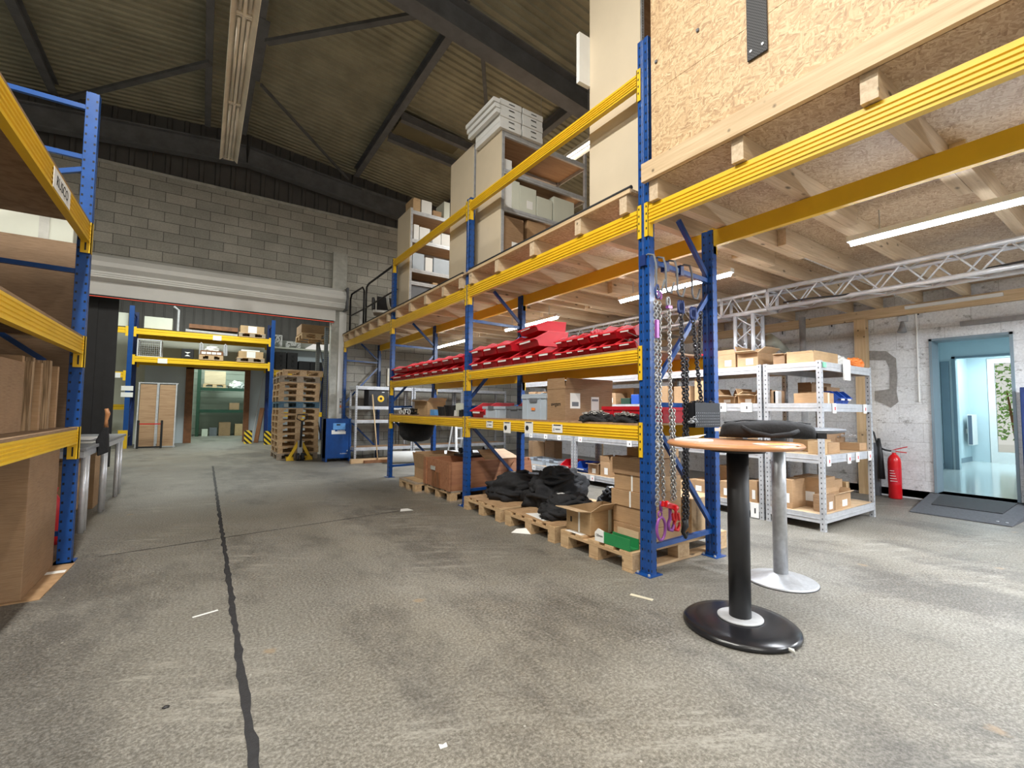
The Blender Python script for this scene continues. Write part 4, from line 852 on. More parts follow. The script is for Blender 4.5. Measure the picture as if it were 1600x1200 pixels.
t = thing('black_sack', 'big black sack hanging below the lowest beam in the second bay', 'sack', (3.05, 7.42, .62)); MB().lathe([(.10, 0), (.21, .03), (.28, .12), (.29, .31)], n=28).build('sack', 'fabric', t, smooth=True); MB().lathe([(.285, .29), (.30, .30), (.285, .32)], n=28).build('hem', 'black', t)

# ================================================================= FAR END UNDER THE MEZZANINE
def gshelf(label, x0, x1, y0, y1, levels, top, cat='shelf', post_mat='galv_post', th=.07, pw=.04, boards='shelf_board', group=None, name='shelving_unit', sides=True):
    t = thing(name, label, cat, (0, 0, 0), 0, group)
    for x in (x0+pw/2, x1-pw/2):
        for y in (y0+pw/2, y1-pw/2): MB().extr([(-pw/2, -pw/2), (pw/2, -pw/2), (pw/2, pw/2), (-pw/2, pw/2)], 0, top, 'z').build('post', post_mat, t, loc=(x, y, 0))
    for z in levels:
        h = z-th; s = MB().box(x0+.01, x1-.01, y0+.006, y1-.006, z-.012, z).build('shelf', boards, t)
        m = MB()
        for a, b_, s_ in ((y0, -1, 0), (y1, 1, 0)):
            m.extr([(a-b_*.0, h), (a-b_*.0, z), (a-b_*.012, z), (a-b_*.012, h+.012), (a-b_*.03, h+.012), (a-b_*.03, h)], x0+pw, x1-pw, 'x'); m.box(x0+pw, x1-pw, min(a, a+b_*.004), max(a, a+b_*.004), h+th*.42, h+th*.5)
        if sides:
            for a, b_ in ((x0, -1), (x1, 1)): m.box(min(a, a-b_*.012), max(a, a-b_*.012), y0+pw, y1-pw, h, z); m.box(min(a, a+b_*.004), max(a, a+b_*.004), y0+pw, y1-pw, h+th*.42, h+th*.5)
        m.build('edge_rail', 'galv', s)
    return t
gshelf('galvanised shelving by the far wall holding the loudspeaker', 2.78, 4.10, 10.2, 10.72, (.32, .92, 1.22, 1.66), 1.67)
gshelf('galvanised shelving along the far wall behind the second bay', 4.12, 5.4, 10.2, 10.72, (.32, .92, 1.66), 1.67)
gshelf('galvanised shelving in the far corner under the mezzanine', 5.42, 6.7, 10.2, 10.72, (.32, .92, 1.66), 1.67)
t = thing('loudspeaker', 'black studio loudspeaker with a yellow cone on the far galvanised shelf', 'loudspeaker', (3.29, 10.45, 1.222)); MB().box(-.22, .22, -.2, .15, 0, .38).build('cabinet', 'black', t, bevel=.01)
MB().lathe([(.075, 0), (.062, .006), (.03, -.012+.02)], n=28).build('cone', 'yellow', t, loc=(.06, -.201, .17), rot=(R(90), 0, 0)); MB().lathe([(.032, 0), (.02, .012)], n=20).build('dust_cap', 'black_gloss', t, loc=(.06, -.208, .17), rot=(R(90), 0, 0)); MB().box(.08, .14, -.203, -.2, .31, .325).build('badge', 'paper', t)
t = thing('broom', 'broom with a thin wooden stick leaning on the far galvanised shelf', 'broom', (3.2, 9.95, 0)); MB().tube([(.02, 0, .04), (-.06, .24, 1.48)], .014, 8).build('stick', 'pine_z', t, smooth=True); MB().box(-.28, .30, -.04, .04, .001, .06).build('brush_head', 'brown_wood', t)
tag(MB().box(2.66, 3.5, 9.98, 10.10, .001, .09).build('timber_beam', 'pallet_x'), 'long timber lying on the floor in front of the far galvanised shelf', 'timber')
t = thing('foil_roll', 'long thick white plastic roll lying under the mezzanine at the far end', 'roll', (4.35, 9.35, .13)); MB().tube([(-1.0, .35, 0), (0, .02, .0), (1.15, -.35, 0)], .13, 20).build('roll', 'white', t, smooth=True); MB().tube([(1.15, -.352, 0), (1.18, -.36, 0)], .05, 16).build('core', 'card1', t)
t = thing('stepladder', 'white framed stepladder standing under the mezzanine behind the second upright', 'ladder', (5.0, 9.4, 0))
for s in (-1, 1): MB().bar((s*.16, 0, 0), (s*.14, .1, 1.2), .03, .05).build('rail', 'white', t); MB().bar((s*.16, .5, 0), (s*.14, .12, 1.2), .025, .03).build('rear_leg', 'white', t)
for k in range(4): MB().box(-.15, .15, .02*k+.01, .02*k+.09, .25+.24*k, .28+.24*k).build('step', 'alu', t)
tag(MB().box(3.62, 3.72, 10.6, 10.75, 1.7, 2.12).box(3.60, 3.74, 10.58, 10.6, 1.7, 2.12).build('meter_box', 'tape'), 'yellowish electrical box at the far wall behind the last upright', 'box')
for k, (x, w_, h, lab) in enumerate(((4.3, .3, .26, 'brown carton on the far shelving, leftmost of three'), (4.68, .28, .30, 'brown carton on the far shelving, middle of three'), (5.05, .22, .2, 'brown carton on the far shelving, rightmost of three'))):
    cbox(lab, x, x+w_, 10.24, 10.6, .921, h, mat=('card1', 'card2', 'card3')[k])
t = thing('control_cabinet', 'blue charger cabinet with display and white labels beside the shutter column', 'cabinet', (2.53, 10.74, 0))
MB().box(-.27, .27, -.18, .12, .07, .94).build('body', 'blue', t, bevel=.008)
for s in (-1, 1): MB().box(s*.27-(.04 if s > 0 else 0), s*.27+(.04 if s < 0 else 0), -.2, .14, 0, .94).build('side_panel', 'blue', t, bevel=.004)
MB().box(-.12, .14, -.184, -.18, .70, .84).build('display', 'blue_label', t); MB().box(-.05, .03, -.186, -.184, .79, .82).build('screen', 'black', t)
MB().box(-.15, .15, -.184, -.18, .60, .66).build('label_strip', 'paper', t); MB().box(-.15, -.08, -.184, -.18, .66, .69).build('label_strip', 'paper', t); text('toolpack', .045, 'paper', t, (.05, -.184, .68), ROT_MY); text('BLUETRONIC', .026, 'paper', t, (.12, -.182, .17), ROT_MY); MB().extr([(.18, .22), (.205, .22), (.195, .25)], -.182, -.18, 'y').build('warning_mark', 'paper', t)
# shutter
t = thing('roller_shutter', 'white rolled up shutter across the top of the opening in the block wall', 'shutter', (0, 0, 0))
pr = [(WY-.03, 3.92), (WY-.25, 3.92), (WY-.40, 3.84), (WY-.44, 3.74), (WY-.43, 3.66), (WY-.36, 3.58), (WY-.36, 3.545), (WY-.345, 3.54), (WY-.345, 3.51), (WY-.33, 3.505), (WY-.33, 3.475), (WY-.31, 3.47), (WY-.10, 3.44), (WY-.03, 3.44)]
MB().extr(pr, -3.2, 2.66, 'x').build('roll_housing', 'shutter', t)
MB().box(-3.2, 2.50, WY-.14, WY-.09, 3.19, 3.445).build('curtain_edge', 'shutter', t)
MB().box(-3.2, 2.46, WY-.15, WY-.06, 3.155, 3.19).build('bottom_bar', 'black', t); MB().box(-3.2, 2.46, WY-.155, WY-.15, 3.150, 3.160).build('safety_edge', 'red_edge_glow', t)
MB().box(2.66, 2.70, WY-.48, WY-.02, 3.42, 3.93).build('end_plate', 'steel', t)
t = thing('guide_rail', 'white steel guide rail of the shutter beside the concrete column', 'rail', (2.66, WY-.14, 0)); MB().box(-.07, .09, -.0, .035, 0, 3.42).build('rail', 'shutter', t, bevel=.004); MB().box(-.02, .03, -.03, 0, 1.05, 1.4).build('switch_box', 'galv', t); MB().box(-.012, .02, -.034, -.03, 1.30, 1.33).build('button', 'black', t); MB().box(-.012, .02, -.034, -.03, 1.18, 1.24).build('orange_panel', 'orange', t)
t = thing('strip_curtain', 'black strip curtain hanging at the left of the opening', 'curtain', (0, WY+.3, 0))
for k in range(7): x = -2.45+.15*k; MB().box(x, x+.16, .02*(k % 2), .02*(k % 2)+.006, .02, 3.3).build('strip', 'black', t)
MB().box(-2.5, -1.35, -.02, .05, 3.3, 3.36).build('rail', 'steel', t)
# pallet stack and pallet jack
mats_ = ['pallet_old', 'pallet_x', 'pallet_x', 'pallet_x', 'pallet_x', 'pallet_x', 'pallet_x', 'pallet_x', 'pallet_blue', 'pallet_x', 'pallet_x', 'pallet_x', 'pallet_old', 'pallet_x']
nn = ['lowest', 'second', 'third', 'fourth', 'fifth', 'sixth', 'seventh', 'eighth', 'ninth', 'tenth', 'eleventh', 'twelfth', 'thirteenth', 'topmost']
for k in range(14):
    mk = mats_[k]; lab = '%s wooden pallet%s of the tall stack in the opening' % (nn[k], ', blue painted,' if mk == 'pallet_blue' else '')
    if 0 < k < 13: lab = '%s pallet from the floor in the tall pallet stack%s' % (nn[k], ', blue painted' if mk == 'pallet_blue' else '')
    pallet(lab, 1.43+.02*rnd.random()+(.05 if k == 13 else 0), 11.44, .1455*k, .85, 1.15, top=mk, blk=mk if mk != 'pallet_x' else 'pallet_y', group=None)
t = thing('pallet_jack', 'yellow pallet jack with a black handle in front of the pallet stack', 'pallet jack', (1.86, 11.2, 0))
for s in (-1, 1): MB().extr([(s*.10, 0), (s*.27, 0), (s*.27, .05), (s*.24, .07), (s*.06, .42), (s*.0, .42), (s*.02, .36), (s*.17, .07)], .0, .03, 'y').build('frame_side', 'yellow', t); MB().box(s*.19-.07, s*.19+.07, .03, .22, .03, .08).build('fork', 'yellow', t)
MB().box(-.05, .05, -.02, .03, .12, .44).build('hydraulic_block', 'galv', t)
for s in (-1, 1): MB().tube([(s*.02, -.05, .085), (s*.075, -.05, .085)], .085, 18).build('wheel', 'rubber', t)
MB().tube([(0, -.06, .3), (0, -.16, .88)], .024, 8).build('tiller', 'black', t); MB().tube([(-.11, -.16, .93), (-.1, -.18, 1.02), (.1, -.18, 1.02), (.11, -.16, .93), (0, -.155, .87)], .013, 8, closed=True).build('handle_loop', 'black', t); MB().box(-.03, .03, -.2, -.13, .9, .93).build('lever', 'yellow', t)
# grey rack uprights beyond the column
t = thing('rack_upright', 'grey slotted rack frame standing between the pallet stack and the column', 'rack frame', (0, 0, 0))
post(t, 2.42, 11.56, 3.1, mat='grey_post', w_=.09, d_=.08); post(t, 2.42, 12.5, 3.1, mat='grey_post', w_=.09, d_=.08)
for (y0_, z0_), (y1_, z1_) in (((11.6, 2.9), (12.46, 2.9)), ((11.6, 2.0), (12.46, 2.85)), ((11.6, 1.9), (12.46, 1.1)), ((11.6, .3), (12.46, 1.0))): MB().bar((2.42, y0_, z0_), (2.42, y1_, z1_), .03, .03).build('brace', 'rack_grey', t)
t = cbox('brown carton at the top of the grey rack frame under the shutter', 1.95, 2.6, 12.1, 12.8, 3.0, .22, mat='card2'); 
pallet('wooden pallet high on the grey rack under the shutter', 1.95, 12.0, 2.85, .75, .9)

# ================================================================= HALL BEYOND THE OPENING
S('wall_hall_end', MB().box(-6, -.24, 18.3, 18.45, 0, 7).box(1.30, 1.95, 18.3, 18.45, 0, 7).box(-.24, 1.30, 18.3, 18.45, 2.45, 7), 'ivory')
S('wall_hall_grey', MB().box(-1.5, -.24, 18.26, 18.3, 0, 2.45).box(1.34, 1.9, 18.26, 18.3, 0, 2.45), 'light_blue_wall')
S('wall_hall_panel', MB().box(1.95, WX, 18.3, 18.45, 0, 3.3), 'light_blue_wall')
c = MB(); pr = []; xx = -6.0
while xx < WX-.3: pr += [(xx, 18.27), (xx+.2, 18.27), (xx+.21, 18.25), (xx+.235, 18.25), (xx+.245, 18.27)]; xx += .26
c.extr(pr+[(WX-.3, 18.30), (-6, 18.30)], 3.6, 7, 'z'); S('wall_hall_cladding', c, 'clad_dark')
S('ceiling_hall', MB().box(-6, WX, WY+.2, 24, 7, 7.1), 'clad_dark')
S('wall_hall_left', MB().box(-6.2, -6, WY, 24, 0, 7), 'ivory')
S('trim_6', MB().box(1.20, 1.36, 18.1, 18.3, 0, 2.6).box(-.45, -.24, 18.2, 18.3, 0, 2.6).box(-.45, 1.36, 18.2, 18.3, 2.4, 2.6), 'brown_wood')
m = MB()
for k in range(14): m.box(-3, 4, 23.5, 23.56, .26*k+.006, .26*k+.254)
m.box(-3, 4, 23.57, 23.7, 0, 4); S('wall_bay_end', m, 'panel_slat'); S('wall_bay_side', MB().box(1.9, 2.0, 18.45, 23.5, 0, 4), 'light_blue_wall'); S('wall_bay_left', MB().box(-3, -2.9, 18.45, 23.5, 0, 4), 'panel_slat'); S('ceiling_bay', MB().box(-3, 4, 18.45, 23.6, 4, 4.1), 'ivory')
Y6 = 16.6
def fbeam(label, x0, x1, zt, y=Y6, mat='yellow', cards=0):
    t = thing('rack_beam', label, 'beam', (0, 0, 0)); h = .16
    MB().extr([(y, zt-h), (y, zt-h*.6), (y+.01, zt-h*.55), (y+.01, zt-h*.45), (y, zt-h*.4), (y, zt), (y+.05, zt), (y+.05, zt-h)], x0, x1, 'x').build('beam', mat, t)
    for xx in (x0, x1-.06): MB().box(xx, xx+.06, y-.008, y-.001, zt-.24, zt+.04).build('end_connector', mat, t)
    if cards: MB().box(cards-.11, cards+.11, y-.012, y-.009, zt-.17, zt-.03).build('label_card', 'paper', t)
    return t
for i, (x, y) in enumerate(((-1.72, Y6), (1.84, Y6))):
    t = thing('rack_upright', ('blue rack frame beyond the opening, left one beside the black curtain', 'blue rack frame beyond the opening, right one behind the pallet stack')[i], 'rack frame', (x, y, 0))
    for yy in (.04, 1.15): MB().box(-.055, .055, yy-.04, yy+.03, 0, 4.0).build('post', 'blue_dark' if yy > 1 else 'blue', t)
    for za, zb_ in ((.3, .3), (.4, 1.4), (1.5, 1.5), (1.6, 2.6), (2.7, 2.7), (2.8, 3.8), (3.85, 3.85)): MB().bar((0, .06, za), (0, 1.12, zb_), .03, .03).build('brace', 'blue_dark', t)
    if not i:
        for zz in (1.42, 1.60): MB().box(-.14, .12, -.012, -.005, zz, zz+.13).build('label_card', 'paper', t)
tag(MB().box(1.92, 3.7, 17.21, 18.2, 2.42, 2.44).build('shelf_board', 'shelf_board'), 'board carrying the black crates behind the pallet stack', 'shelf board'); fbeam('rear yellow beam under the black crates behind the pallet stack', 1.92, 3.7, 2.42, 18.15)
for x in (3.72,): tag(MB().box(x-.04, x+.04, 17.2, 17.28, 0, 3.0).box(x-.04, x+.04, 18.14, 18.22, 0, 3.0).bar((x, 17.24, 1.5), (x, 18.18, 2.2), .03, .03).bar((x, 17.24, .3), (x, 18.18, .3), .03, .03).build('rack_upright', 'blue_dark'), 'dark blue rack frame behind the concrete column of the opening', 'rack frame')
fbeam('upper yellow beam of the rack beyond the opening', -1.66, 1.78, 3.37, cards=.32); fbeam('lower yellow beam of the rack beyond the opening', -1.66, 1.78, 2.58, cards=-.98)
fbeam('upper rear yellow beam of the rack beyond the opening', -1.66, 1.78, 3.37, Y6+1.1); fbeam('lower rear yellow beam of the rack beyond the opening', -1.66, 1.78, 2.58, Y6+1.1)
fbeam('upper yellow beam left of the far blue frame', -4.3, -1.78, 3.37); fbeam('middle yellow beam left of the far blue frame', -4.3, -1.78, 2.12, cards=-2.0); fbeam('low yellow beam left of the far blue frame', -4.3, -1.78, 1.22, Y6+1.1)
fbeam('upper yellow beam behind the pallet stack', 1.92, 3.6, 2.42, 17.2); fbeam('lower yellow beam behind the pallet stack', 1.92, 3.6, 1.02, 17.2)
tag(MB().box(-1.66, 1.78, Y6+.06, Y6+1.09, 2.55, 2.575).build('shelf_board', 'shelf_board'), 'board on the lower beams beyond the opening', 'shelf board'); tag(MB().box(-1.66, 1.78, Y6+.06, Y6+1.09, 3.34, 3.365).build('shelf_board', 'shelf_board'), 'board on the upper beams beyond the opening', 'shelf board')
def pbox(label, x0, x1, y, z, hb, mat='card3', paper_=True, lid=None):
    pallet('small pallet under the carton on the %s beam beyond the opening' % ('upper' if 'upper' in label else 'lower'), x0-.04, y, z, x1-x0+.08, .8, top='pallet_x', blk='pallet_old')
    t = cbox(label, x0, x1, y+.02, y+.76, z+.145, hb, mat=mat, name='cardboard_box')
    if paper_: MB().box(-.12, .12, -.375, -.371, .0, hb*.95).build('notice', 'paper', t)
    if lid: MB().box((x0-x1)/2*.8, (x1-x0)/2*.7, -.35, .3, hb+.002, hb+.05).build('cover', lid, t)
    return t
pbox('low brown carton with a white notice on the upper beam beyond the opening', .92, 1.58, Y6-.02, 3.375, .22, lid='black'); pbox('low brown carton with a white notice on the lower beam beyond the opening', .90, 1.58, Y6-.02, 2.585, .2, lid='white')
pallet('pallet with steel parts on the lower beam beyond the opening', -.12, Y6-.02, 2.585, .62, .8)
t = thing('steel_parts', 'row of white labelled boxes on the pallet beyond the opening', 'boxes', (.2, Y6+.2, 2.73)); MB().box(-.29, .29, -.2, .3, 0, .14).build('tray', 'brown_wood', t)
for k in range(4): MB().box(-.26+.13*k, -.15+.13*k, -.205, -.2, .03, .10).build('label_card', 'paper', t)
heap('white crumpled plastic on the labelled boxes beyond the opening', (.2, Y6+.3, 2.88), .2, .2, .16, 51, mat='white', name='plastic_bundle')
for x, q in ((-.1, 'left'), (.52, 'right')): tag(MB().tube([(x, Y6+.1, 2.75), (x, Y6+.1, 3.05), (x+.02, Y6+.1, 3.1), (x+.06, Y6+.1, 3.05), (x+.06, Y6+.1, 2.75)], .03, 8).build('rolled_hose', 'galv'), 'grey looped tube standing %s of the white labelled boxes' % q, 'tube')
t = thing('mesh_crate', 'grey wire mesh crate on the lower beam at the left beyond the opening', 'crate', (-1.3, Y6+.35, 2.59)); m = MB()
for z in (0, .48): 
    for s in (-1, 1): m.bar((-.26, s*.3, z), (.26, s*.3, z), .03, .03); m.bar((s*.26, -.3, z), (s*.26, .3, z), .03, .03)
for sx_ in (-1, 1):
    for sy_ in (-1, 1): m.bar((sx_*.26, sy_*.3, 0), (sx_*.26, sy_*.3, .48), .03, .03)
m.build('frame', 'alu', t); m = MB()
for k in range(12): m.bar((-.26+.52*k/11, -.3, 0), (-.26+.52*k/11, -.3, .48), .005, .005)
for k in range(9): m.bar((-.26, -.3, .06*k), (.26, -.3, .06*k), .005, .005)
m.build('mesh', 'galv', t)
t = thing('black_crate', 'small black folding crate on the lower beam beyond the opening', 'crate', (-.40, Y6+.2, 2.585)); MB().box(-.15, .15, -.18, .2, 0, .30).build('body', 'black', t, bevel=.008); MB().poly([(-.07, -.183, .08), (.07, -.183, .08), (.0, -.183, .13)]).poly([(-.07, -.183, .2), (.07, -.183, .2), (.0, -.183, .15)]).build('mark', 'paper', t)
for k, (x0_, x1_, z_, mt, lab) in enumerate(((-.48, .86, 3.40, 'galv', 'lower grey tube bundle on the upper beam beyond the opening'), (-.40, .86, 3.53, 'brown_wood', 'brown board bundle on the upper beam beyond the opening'))):
    tag(MB().tube([(x0_, Y6+.2, z_+.05), (x1_, Y6+.2, z_+.02)], .05, 10).build('tube_bundle', mt) if not k else MB().box(x0_, x1_, Y6+.1, Y6+.6, z_, z_+.12).build('board_bundle', mt), lab, 'bundle')
cbox('greenish flat carton on the upper beam at the left beyond the opening', -1.45, -.80, Y6+.1, Y6+.5, 3.41, .34, mat='ivory'); cbox('pale carton on the upper beam beside the black curtain', -2.5, -1.8, Y6+.1, Y6+.5, 3.41, .38, mat='ivory')
tag(MB().tube([(-.66, Y6, 3.38), (-.66, Y6, 4.0), (-.78, Y6, 4.1)], .03, 8).build('bent_rail', 'galv'), 'bent grey metal rail standing on the upper beam beyond the opening', 'rail')
t = thing('framed_board', 'pair of brown framed panels leaning below the rack beyond the opening', 'panel', (-1.04, Y6-.12, 0))
for k in range(2):
    x0_ = -.44+.44*k; MB().bar((x0_+.22, 0, .03), (x0_+.22, .25, 1.8), .38, .01, (0, -1, 0)).build('panel_face', 'shelf_board', t)
    for q in (0, .42): MB().bar((x0_+q, -.01, 0), (x0_+q, .24, 1.84), .03, .03).build('frame_bar', 'galv', t)
MB().bar((-.46, .24, 1.84), (.46, .24, 1.84), .03, .03).build('frame_bar', 'galv', t); MB().bar((-.46, -.01, .03), (.46, -.01, .03), .03, .03).build('frame_bar', 'galv', t)
t = thing('folding_rack', 'low dark folding frame in front of the leaning brown panels', 'frame', (-1.12, Y6-.35, 0)); 
for x in (-.3, .22): MB().bar((x, 0, 0), (x, 0, .78), .07, .05).build('side_post', 'black', t)
MB().bar((-.3, 0, .68), (.22, 0, .68), .03, .03).build('cross_bar', 'extred', t); MB().bar((-.3, 0, .04), (.22, 0, .04), .05, .04).build('foot_bar', 'black', t)
for x, y_, q in ((1.30, 17.2, 'left one at the brown pillar'), (1.80, 16.5, 'right one at the blue rack foot')):
    tag(MB().box(x-.12, x+.1, y_-.1, y_+.02, 0, .42).build('hazard_guard', 'hazard'), 'yellow and black striped guard beyond the opening, ' + q, 'guard')
tag(MB().box(-1.86, -1.66, Y6-.15, Y6-.05, 0, .5).build('corner_guard', 'yellow'), 'yellow corner guard at the foot of the left far blue frame', 'guard')
tag(MB().bar((1.55, 17.5, 0), (1.72, 17.7, 1.15), .14, .04).build('leaning_board', 'brown_wood'), 'dark board leaning between the brown pillar and the right far frame', 'board')
tag(MB().bar((1.45, 17.9, 0), (1.75, 18.2, 2.2), .1, .02).build('leaning_sheet', 'galv'), 'pale narrow sheet leaning between the brown pillar and the right far frame', 'sheet')
# green shelves in the bay
t = thing('shelving_unit', 'green shelving seen through the low doorway of the far hall', 'shelf', (0, 0, 0)); MB().box(-.17, -.05, 22, 22.08, 0, 2.8).build('post', 'green_post', t); MB().box(1.85, 1.95-.06, 22, 22.08, 0, 2.8).build('post', 'green_post', t); MB().box(-.17, -.05, 23, 23.08, 0, 2.8).build('post', 'green_post', t)
for z in (1.06, 1.94): s = MB().box(-.05, 1.84, 22, 23.05, z-.03, z).build('shelf', 'dark_green', t); MB().box(-.05, 1.84, 21.98, 21.999, z-.12, z).build('front_rail', 'dark_green', s)
pallet('small pallet under the wooden box on the green shelving', .02, 22.02, 1.942, .78, .8); cbox('pale wooden box on the top green shelf', .06, .78, 22.02, 22.75, 2.09, .52, mat='pine_x', name='wooden_box')
heap('white crumpled bag on the top green shelf', (1.2, 22.4, 1.942), .3, .3, .3, 61, mat='white', name='plastic_bag')
cbox('brown carton on the middle green shelf', .95, 1.3, 22.1, 22.5, 1.062, .28, mat='card2')
cbox('tall carton on the floor under the green shelves, middle one', .62, 1.02, 22.1, 22.6, 0, .55, mat='card2'); cbox('low carton on the floor under the green shelves, right one', 1.18, 1.6, 22.1, 22.6, 0, .48, mat='card3'); cbox('small white carton on the floor under the green shelves', .05, .25, 22.1, 22.4, 0, .28, mat='ivory'); cbox('grey box on the floor under the green shelves', .3, .56, 22.1, 22.5, 0, .34, mat='dark_grey_plastic')
pallet('pallet with dark goods left of the green shelving post', -.9, 21.9, 0, .6, .8); cbox('brown carton left of the green shelving post', -.88, -.36, 21.95, 22.5, .145, .35, mat='card3'); tag(MB().box(-.86, -.34, 22, 22.4, .497, .7).build('machine_part', 'black'), 'dark machine part on the carton left of the green shelving post', 'machine')
# right part beyond: black crates, trusses
for k, x in enumerate((2.02, 2.38)):
    t = thing('black_crate_stack', ('black latticed crate behind the pallet stack, left of the pair', 'black latticed crate behind the pallet stack, right of the pair')[k], 'crate', (x+.15, 17.3, 2.442)); MB().box(-.15, .17, 0, .5, 0, .62).build('body', 'black', t)
    for s in (0, 1):
        for j in range(3): MB().bar((-.03+.1*0, -.004, .1+.16*j), (.06, -.004, .22+.16*j), .012, .006).bar((.06, -.004, .1+.16*j), (-.03, -.004, .22+.16*j), .012, .006).build('lattice', 'galv', t)
for k, (x, w_, h) in enumerate(((2.75, .35, .35), (3.12, .4, .35))): tag(MB().box(x, x+w_, 17.3, 17.7, 2.442, 2.442+h).build('black_case', 'black'), 'low black case above the pallet stack, %s one' % ('left' if k == 0 else 'right'), 'case')
def wtruss(label, x, y, z, w_, h):
    m = MB()
    for a, b_ in (((0, 0), (w_, 0)), ((0, h), (w_, h)), ((0, 0), (0, h)), ((w_, 0), (w_, h)), ((0, 0), (w_/2, h)), ((w_/2, h), (w_, 0)), ((0, h/2), (w_, h/2))): m.bar((x+a[0], y, z+a[1]), (x+b_[0], y, z+b_[1]), .035, .03); m.bar((x+a[0], y+.25, z+a[1]), (x+b_[0], y+.25, z+b_[1]), .035, .03)
    for a in ((0, 0), (w_, 0), (0, h), (w_, h)): m.bar((x+a[0], y, z+a[1]), (x+a[0], y+.25, z+a[1]), .03, .03)
    return tag(m.build('truss_piece', 'white'), label, 'truss')
wtruss('small upright white truss piece on top of the pale partition', 2.02, 18.0, 3.3, .25, .42); wtruss('small lying white truss piece on top of the pale partition', 2.45, 18.0, 3.3, .42, .22)
tag(MB().box(1.95, 4.0, 17.9, 18.29, 3.25, 3.3).build('shelf_board', 'ivory'), 'pale board on top of the partition carrying the truss pieces', 'shelf board')
clutter('heap of white scrap straps on the beam left of the pallet stack', (2.05, 17.3, 1.03), (.16, .15), .5, 160, mat='white', name='strap_heap', cat='straps', seed=9)
# ================================================================= SHELVING ON THE MEZZANINE
ZM = ZD+.024
def munit(label, x0, x1, y0, y1, levels, top, panels=('l',), group=None):
    t = gshelf(label, x0, x1, y0, y1, levels, top, th=.06, pw=.035)
    for o in [c_ for c_ in t.children if c_.name.startswith('post')]: o.location.z = ZM; o.scale.z = (top-ZM)/top
    if 'l' in panels: MB().box(x0-.010, x0-.001, y0+.005, y1-.005, ZM+.02, top+.0).build('side_panel', 'panel_beige', t, bevel=.002)
    return t
munit('tall shelving on the mezzanine beside the near upright, showing a beige side panel', 2.86, 3.95, 2.40, 3.0, (3.5, 4.2, 4.8), 5.6)
B_ = munit('galvanised shelving on the mezzanine holding white flat boxes on its top', 2.86, 4.23, 4.50, 5.12, (2.96, 3.60, 4.06, 4.52), 4.66)
munit('shelving back to back with the white box shelving, showing a beige side panel', 2.86, 4.2, 5.18, 5.86, (2.96, 3.6, 4.2, 4.6), 4.68)
munit('galvanised shelving on the mezzanine nearest the black railing', 2.86, 4.2, 7.40, 8.02, (2.96, 3.36, 3.58, 4.10, 4.60), 4.64)
tag(MB().box(2.72, 2.86, 2.99, 3.03, 4.15, 4.62).build('paper_pad', 'paper'), 'white cards hanging at the edge of the tall beige shelving', 'cards')
# white boxes on top of B: two columns of flat boxes, ends toward the camera
k = 0
for c_, (x0, n) in enumerate(((2.80, 5), (3.13, 5))):
    for i in range(n):
        lab = '%s white flat box of the %s column on top of the mezzanine shelving' % (('lowest', 'second', 'middle', 'fourth', 'topmost')[i], ('left', 'right')[c_])
        t = cbox(lab, x0, x0+.31, 4.46+.01*(i % 2), 5.05, 4.522+.072*i, .070, mat='white'); MB().box(-.03, .05, -.2975-.004, -.2955, .03, .036).build('printed_line', 'black', t) 
t = thing('flat_sheets', 'stack of long white sheets lying along the aisle side of the white boxes', 'sheets', (2.79, 4.78, 4.70))
for i in range(3): MB().box(-.05-.02*i, .0, -.33, .36, .06*i-.02, .06*i+.03).build('sheet', 'white', t)
def yrow(lst, Y, z, depth=.4):
    for (pl, pr, pt, lab, mt, kw) in lst: fy(lab, Y, pl, pr, pt, z, depth, mat=mt, **kw)
yrow([(786, 800, 249, 'small white box on the second shelf of the white box shelving', 'white', {})], 4.53, 4.061)
yrow([(786, 800, 282, 'white flat file box upright at the left on the third shelf of the mezzanine shelving', 'white', {}), (800, 812, 283, 'pale grey file box upright, second from left on the third mezzanine shelf', 'ivory', {}), (812, 838, 293, 'pale carton with a white label on the third mezzanine shelf', 'ivory', {'lab': ('-y',)}), (839, 863, 310, 'pale greenish carton right of the labelled one on the third mezzanine shelf', 'ivory', {}), (865, 897, 312, 'pale carton with a dark lid at the right of the third mezzanine shelf', 'ivory', {})], 4.53, 3.602)
yrow([(785, 818, 340, 'brown carton at the left on the bottom mezzanine shelf, with a pale label', 'card2', {'lab': ('-y',)}), (824, 853, 348, 'brown carton at the right on the bottom mezzanine shelf', 'card1', {})], 4.53, 2.961)
yrow([(635, 657, 312, 'brown open carton on top of the shelving by the black railing', 'card3', {'open_': 'up'}), (659, 675, 314, 'white open box on top of the shelving by the black railing', 'white', {}), (677, 690, 330, 'small brown printed carton on top of the shelving by the railing', 'card1', {}), (694, 703, 316, 'pale box on top of the shelving behind the beige panel edge', 'ivory', {})], 7.43, 4.602, .35)
yrow([(647, 655, 351, 'white binder box, left end of the upper row by the railing', 'white', {}), (656, 672, 356, 'white flat box pair left of the middle in the upper row by the railing', 'white', {}), (676, 689, 365, 'white box right of the middle in the upper row by the railing', 'white', {}), (690, 703, 366, 'white box at the right end of the upper row by the railing', 'paper', {})], 7.43, 4.102, .4)
yrow([(645, 663, 396, 'light grey tote with an orange label, left on the middle shelf by the railing', 'grey_plastic', {}), (665, 676, 403, 'white boxes stack between two grey totes by the railing', 'white', {}), (678, 702, 405, 'light grey tote with an orange label, right on the middle shelf by the railing', 'grey_plastic', {})], 7.43, 3.582, .4)
yrow([(643, 672, 445, 'grey tote on the bottom shelf by the railing', 'dark_grey_plastic', {}), (676, 684, 442, 'small wooden block box on the bottom shelf by the railing', 'card3', {})], 7.43, 2.962, .4)
